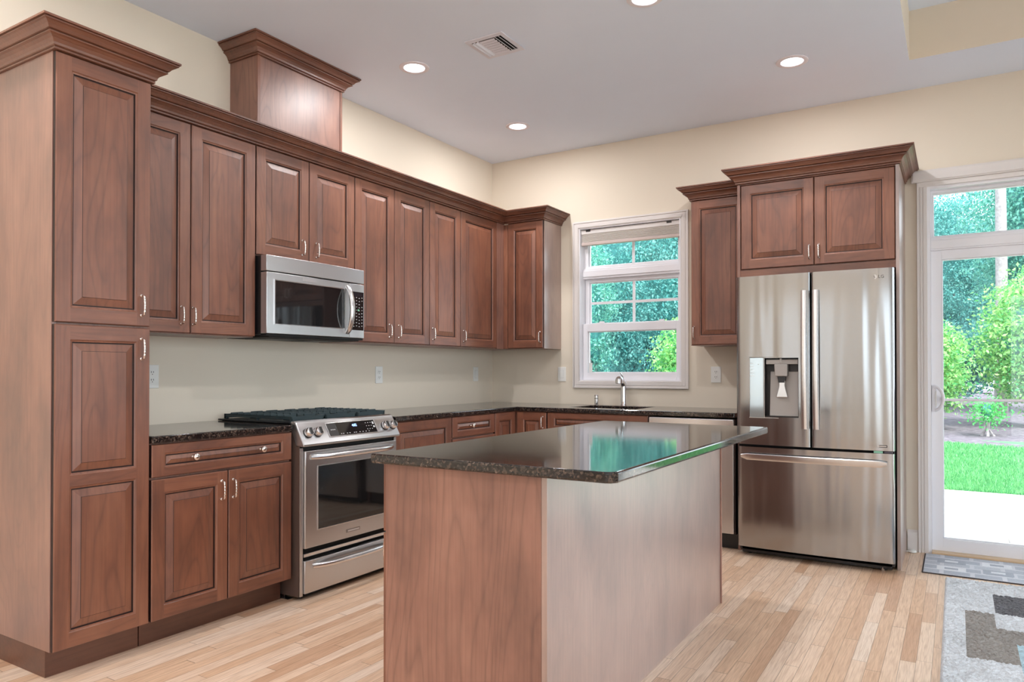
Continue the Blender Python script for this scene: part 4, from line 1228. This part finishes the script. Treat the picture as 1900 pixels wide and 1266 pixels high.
# ------------------------------------------------------------------ garden
def ground_mat(name, stops, scale, rough=.95, b=.3):
    q = NT(name); v = q.coords(); n = q.noise(v, scale, 6, .7)
    q.l(q.ramp(n, stops), q.b.inputs['Base Color']); q.b.inputs['Roughness'].default_value = rough; q.bump(n, b, .03); return q.m
ZG = -.15
LAWNM = ground_mat('lawn_soil', [(.3, srgb(56, 122, 78)), (.7, srgb(94, 164, 100))], 6)
MULCH = ground_mat('mulch', [(.3, srgb(66, 58, 70)), (.5, srgb(96, 88, 100)), (.75, srgb(134, 126, 134))], 9)
m = MB(True); m.box(-30, 30, 3.95, 11.2, ZG - .1, ZG); g = m.build('lawn_ground', LAWNM); struct(g)
m = MB(True)
xs = np.linspace(-30, 30, 61); ys = np.linspace(10.2, 40, 31)
def mz(x, y): return ZG + .01 + .02 * max(0, y - 11) ** .8 + .05 * math.sin(x * 1.3 + y) * min(1, (y - 10.2) / 2)
for i in range(60):
    for j in range(30):
        x0_, x1_, y0_, y1_ = xs[i], xs[i + 1], ys[j], ys[j + 1]
        e = lambda x, y: (x, y + (.35 * math.sin(x * .9) - .09 * x if y == 10.2 else 0), mz(x, y))
        m.face([e(x0_, y0_), e(x1_, y0_), e(x1_, y1_), e(x0_, y1_)])
g = m.build('mulch_bed', MULCH, smooth=180); struct(g)
m = MB(True); m.box(-30, 30, -40, 3.95, ZG - .1, ZG - .035); struct(m.build('yard_ground', ground_mat('bounce_gravel', [(.3, srgb(170, 166, 162)), (.7, srgb(202, 198, 194))], 8)))  # unseen yard, coloured pale grey to bounce neutral light indoors
def pavers():
    q = NT('patio_pavers'); v = q.coords()
    br = q.n('ShaderNodeTexBrick'); q.l(v, br.inputs['Vector'])
    for k_, c_ in (('Color1', srgb(196, 189, 184)), ('Color2', srgb(206, 199, 194)), ('Mortar', srgb(118, 110, 106))): br.inputs[k_].default_value = c_
    br.inputs['Scale'].default_value = 1; br.inputs['Brick Width'].default_value = .46; br.inputs['Row Height'].default_value = .3; br.inputs['Mortar Size'].default_value = .006
    n = q.noise(v, 14, 4)
    q.l(q.mix(.15, br.outputs[0], q.ramp(n, [(.3, srgb(180, 174, 170)), (.7, srgb(212, 206, 202))])), q.b.inputs['Base Color'])
    q.b.inputs['Roughness'].default_value = .9; return q.m
m = MB(True); m.box(.2, 7.5, .15, 3.96, ZG - .034, ZG + .02); g = m.build('patio', pavers()); struct(g)

def quads_mesh(name, V, mats, mi=None):
    me = bpy.data.meshes.new(name); n = len(V) // 4
    me.vertices.add(len(V)); me.vertices.foreach_set('co', V.astype(np.float32).ravel())
    me.loops.add(n * 4); me.loops.foreach_set('vertex_index', np.arange(n * 4)); me.polygons.add(n); me.polygons.foreach_set('loop_start', np.arange(0, n * 4, 4))
    if mi is not None: me.polygons.foreach_set('material_index', mi.astype(np.int32))
    me.update()
    for mt in mats: me.materials.append(mt)
    return me
def leaves(C, size, aspect=.5, droop=.4):
    """leaf-shaped quads at centres C"""
    n = len(C)
    d = RNG.normal(size=(n, 3)); d[:, 2] -= droop; d /= np.linalg.norm(d, axis=1)[:, None]
    u = RNG.normal(size=(n, 3)); s = np.cross(d, u); s /= np.linalg.norm(s, axis=1)[:, None]
    L = (size * RNG.uniform(.6, 1.3, n))[:, None]
    tip = C + d * L; b = C; mid = C + d * L * .45
    nn = np.cross(d, s) * L * .12
    return np.stack([b, mid + s * L * aspect / 2 + nn, tip, mid - s * L * aspect / 2 + nn], 1).reshape(-1, 3)

def leaf_mat(name, c0, c1, trans=.35):
    q = NT(name)
    g = q.n('ShaderNodeNewGeometry'); oi = q.n('ShaderNodeObjectInfo')
    k = q.math('FRACT', q.math('ADD', g.outputs['Random Per Island'], q.math('MULTIPLY', oi.outputs['Random'], .3)))
    col = q.ramp(k, [(0, c0), (1, c1)])
    q.l(col, q.b.inputs['Base Color']); q.b.inputs['Roughness'].default_value = .45; q.b.inputs['Specular IOR Level'].default_value = .35
    t_ = q.n('ShaderNodeBsdfTranslucent'); q.l(col, t_.inputs[0]); mx = q.n('ShaderNodeMixShader'); mx.inputs[0].default_value = trans
    q.l(q.b.outputs[0], mx.inputs[1]); q.l(t_.outputs[0], mx.inputs[2]); q.l(mx.outputs[0], q.out.inputs[0]); return q.m
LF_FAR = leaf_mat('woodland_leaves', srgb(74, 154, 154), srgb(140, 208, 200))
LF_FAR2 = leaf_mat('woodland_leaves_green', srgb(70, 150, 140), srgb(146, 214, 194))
LF_NEAR = leaf_mat('shrub_leaves', srgb(78, 172, 104), srgb(186, 230, 146))
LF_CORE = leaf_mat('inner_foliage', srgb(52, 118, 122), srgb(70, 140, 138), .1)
BARK = ground_mat('bark', [(.3, srgb(128, 118, 122)), (.7, srgb(178, 170, 172))], 12)

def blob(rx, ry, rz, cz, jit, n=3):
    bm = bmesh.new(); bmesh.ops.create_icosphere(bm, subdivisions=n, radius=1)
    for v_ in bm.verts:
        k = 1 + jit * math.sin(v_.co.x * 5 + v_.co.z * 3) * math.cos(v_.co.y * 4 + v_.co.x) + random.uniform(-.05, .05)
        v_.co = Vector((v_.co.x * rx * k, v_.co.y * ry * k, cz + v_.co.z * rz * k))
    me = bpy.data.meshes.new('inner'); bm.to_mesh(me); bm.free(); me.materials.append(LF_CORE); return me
def crown_mesh(name, rx, ry, rz, cz, nclus, per, spread, size, mat, shell=.75):
    th = RNG.uniform(0, 2 * math.pi, nclus); ph = np.arccos(RNG.uniform(-1, 1, nclus)); rr_ = RNG.uniform(shell, 1.05, nclus)
    C = np.stack([rx * rr_ * np.sin(ph) * np.cos(th), ry * rr_ * np.sin(ph) * np.sin(th), cz + rz * rr_ * np.cos(ph)], 1)
    P_ = np.repeat(C, per, 0) + RNG.normal(size=(nclus * per, 3)) * spread * np.array([1, 1, .55])
    P_ = P_[P_[:, 2] > .05]
    return quads_mesh(name, leaves(P_, size), [mat])
def trunk_mesh(h, r, lean=.2, branches=5):
    m = MB(True)
    m.tube([(0, 0, 0), (lean * .3, 0, h * .3), (lean * .6, .05, h * .6), (lean, .1, h)], [r, r * .8, r * .6, r * .3], 9)
    for k in range(branches):
        a = k * 2.4; z = h * (.3 + .12 * k)
        m.tube([(lean * .4, 0, z), (lean * .4 + math.cos(a) * .7, math.sin(a) * .7, z + .5), (lean * .4 + math.cos(a) * 1.5, math.sin(a) * 1.5, z + .8)], [r * .4, r * .25, r * .1], 6)
    return m.mesh('trunk', BARK, 60)
VAR = []
for (rx, ry, rz, cz, mt) in ((2.5, 2.0, 4.2, 4.4, LF_FAR), (2.3, 2.0, 4.6, 4.9, LF_FAR2), (2.5, 2.0, 4.0, 4.3, LF_FAR)):
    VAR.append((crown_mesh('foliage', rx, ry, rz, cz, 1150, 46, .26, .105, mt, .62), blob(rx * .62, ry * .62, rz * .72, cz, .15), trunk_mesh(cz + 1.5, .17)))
TREES = [(-18 + 6.1 * k, 18.6 + .5 * (k % 2)) for k in range(6)] + [(-15 + 6.1 * k, 27.8 + .4 * (k % 2)) for k in range(5)]
TREES = TREES[:3] + [(-.1, 19.4), (6.3, 20.4)] + TREES[6:10]
WHERE = ['left part of', 'middle of', 'right part of']
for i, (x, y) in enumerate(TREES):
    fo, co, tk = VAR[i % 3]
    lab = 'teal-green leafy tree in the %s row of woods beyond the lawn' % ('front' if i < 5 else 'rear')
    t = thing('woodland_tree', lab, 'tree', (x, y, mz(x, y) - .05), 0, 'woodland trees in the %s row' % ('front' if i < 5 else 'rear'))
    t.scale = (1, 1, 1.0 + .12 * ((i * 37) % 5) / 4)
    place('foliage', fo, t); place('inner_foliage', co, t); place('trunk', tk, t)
# pale trunk seen through the transom
t = thing('bare_tree', 'pale straight tree trunk standing among the woods seen through the transom', 'tree', (4.50, 16.2, .05))
m = MB(True); m.tube([(0, 0, 0), (.03, 0, 3), (.0, .02, 10.5)], [.15, .13, .09], 12); m.build('trunk', BARK, t, smooth=60)
place('crown', crown_mesh('foliage', 1.1, 1.1, 1.1, 10.6, 160, 24, .26, .15, LF_FAR2), t)
# bright shrubs
def shrub(name, label, x, y, rx, ry, rz, n, mat=LF_NEAR, size=.10, stems=9):
    t = thing(name, label, 'shrub', (x, y, mz(x, y) if y > 10.2 else ZG))
    place('foliage', crown_mesh('foliage', rx, ry, rz, rz * 1.02 + .25, n, 24, .15, size, mat, .55), t)
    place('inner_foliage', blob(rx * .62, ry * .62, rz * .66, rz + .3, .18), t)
    m = MB(True)
    for k in range(stems):
        a = k * 2.399; q_ = .25 + .5 * (k / stems)
        m.tube([(math.cos(a) * .12, math.sin(a) * .12, 0), (math.cos(a) * rx * q_ * .6, math.sin(a) * ry * q_ * .6, rz * .7), (math.cos(a) * rx * q_, math.sin(a) * ry * q_, rz * 1.4)], [.03, .022, .01], 6)
    m.build('stem', BARK, t)
    return t
shrub('leafy_shrub', 'big sunlit yellow-green shrub filling the patio door view', 5.35, 14.5, 1.35, 1.0, 1.65, 800)
shrub('leafy_shrub', 'lower bright green shrub at the left edge of the patio door view', 2.75, 13.4, 1.0, .8, 1.12, 600)
shrub('leafy_shrub', 'sunlit yellow-green shrub showing low in the right side of the sink window', -2.0, 12.6, .95, .9, 1.22, 620)
shrub('leafy_shrub', 'pale bright shrub branches at the top left of the sink window', -6.0, 14.6, .8, .8, 2.7, 420, LF_FAR2)
shrub('small_plant', 'small green leafy plant growing alone in the mulch bed', 4.1, 12.4, .16, .14, .22, 26, leaf_mat('plant_leaves', srgb(70, 180, 90), srgb(110, 210, 120)), .07, 3)

for bx_ in (-14.9, -8.9, -2.9, 3.1):
    shrub('undergrowth_bush', 'dusky teal undergrowth bush filling the gap between the woodland trees', bx_, 23.3, 2.7, 1.0, 1.25, 520, LF_FAR, .12)['group'] = 'undergrowth between the woodland trees'

# grass blades
n = 52000
C = np.stack([RNG.uniform(2.4, 6.4, n), 3.97 + (RNG.uniform(0, 1, n) ** 1.3) * 6.6, np.full(n, ZG)], 1)
C = C[C[:, 1] < 10.2 + .35 * np.sin(C[:, 0] * .9) - .09 * C[:, 0] + .1]
n = len(C)
a = RNG.uniform(0, 2 * math.pi, n); hgt = RNG.uniform(.03, .075, n); w_ = .006 + .0012 * (C[:, 1] - 4)
s_ = np.stack([np.cos(a), np.sin(a), 0 * a], 1) * w_[:, None]
tip = C + np.stack([RNG.normal(0, .02, n), RNG.normal(0, .02, n), hgt], 1)
V = np.stack([C - s_, C + s_, tip + s_ * .2, tip - s_ * .2], 1).reshape(-1, 3)
GR_M = leaf_mat('grass_blades', srgb(62, 146, 92), srgb(126, 194, 126), .3)
o = place('lawn_grass', quads_mesh('lawn_grass', V, [GR_M]))
tag(o, 'bright mown green lawn between the patio and the mulch bed', 'grass', kind='stuff')
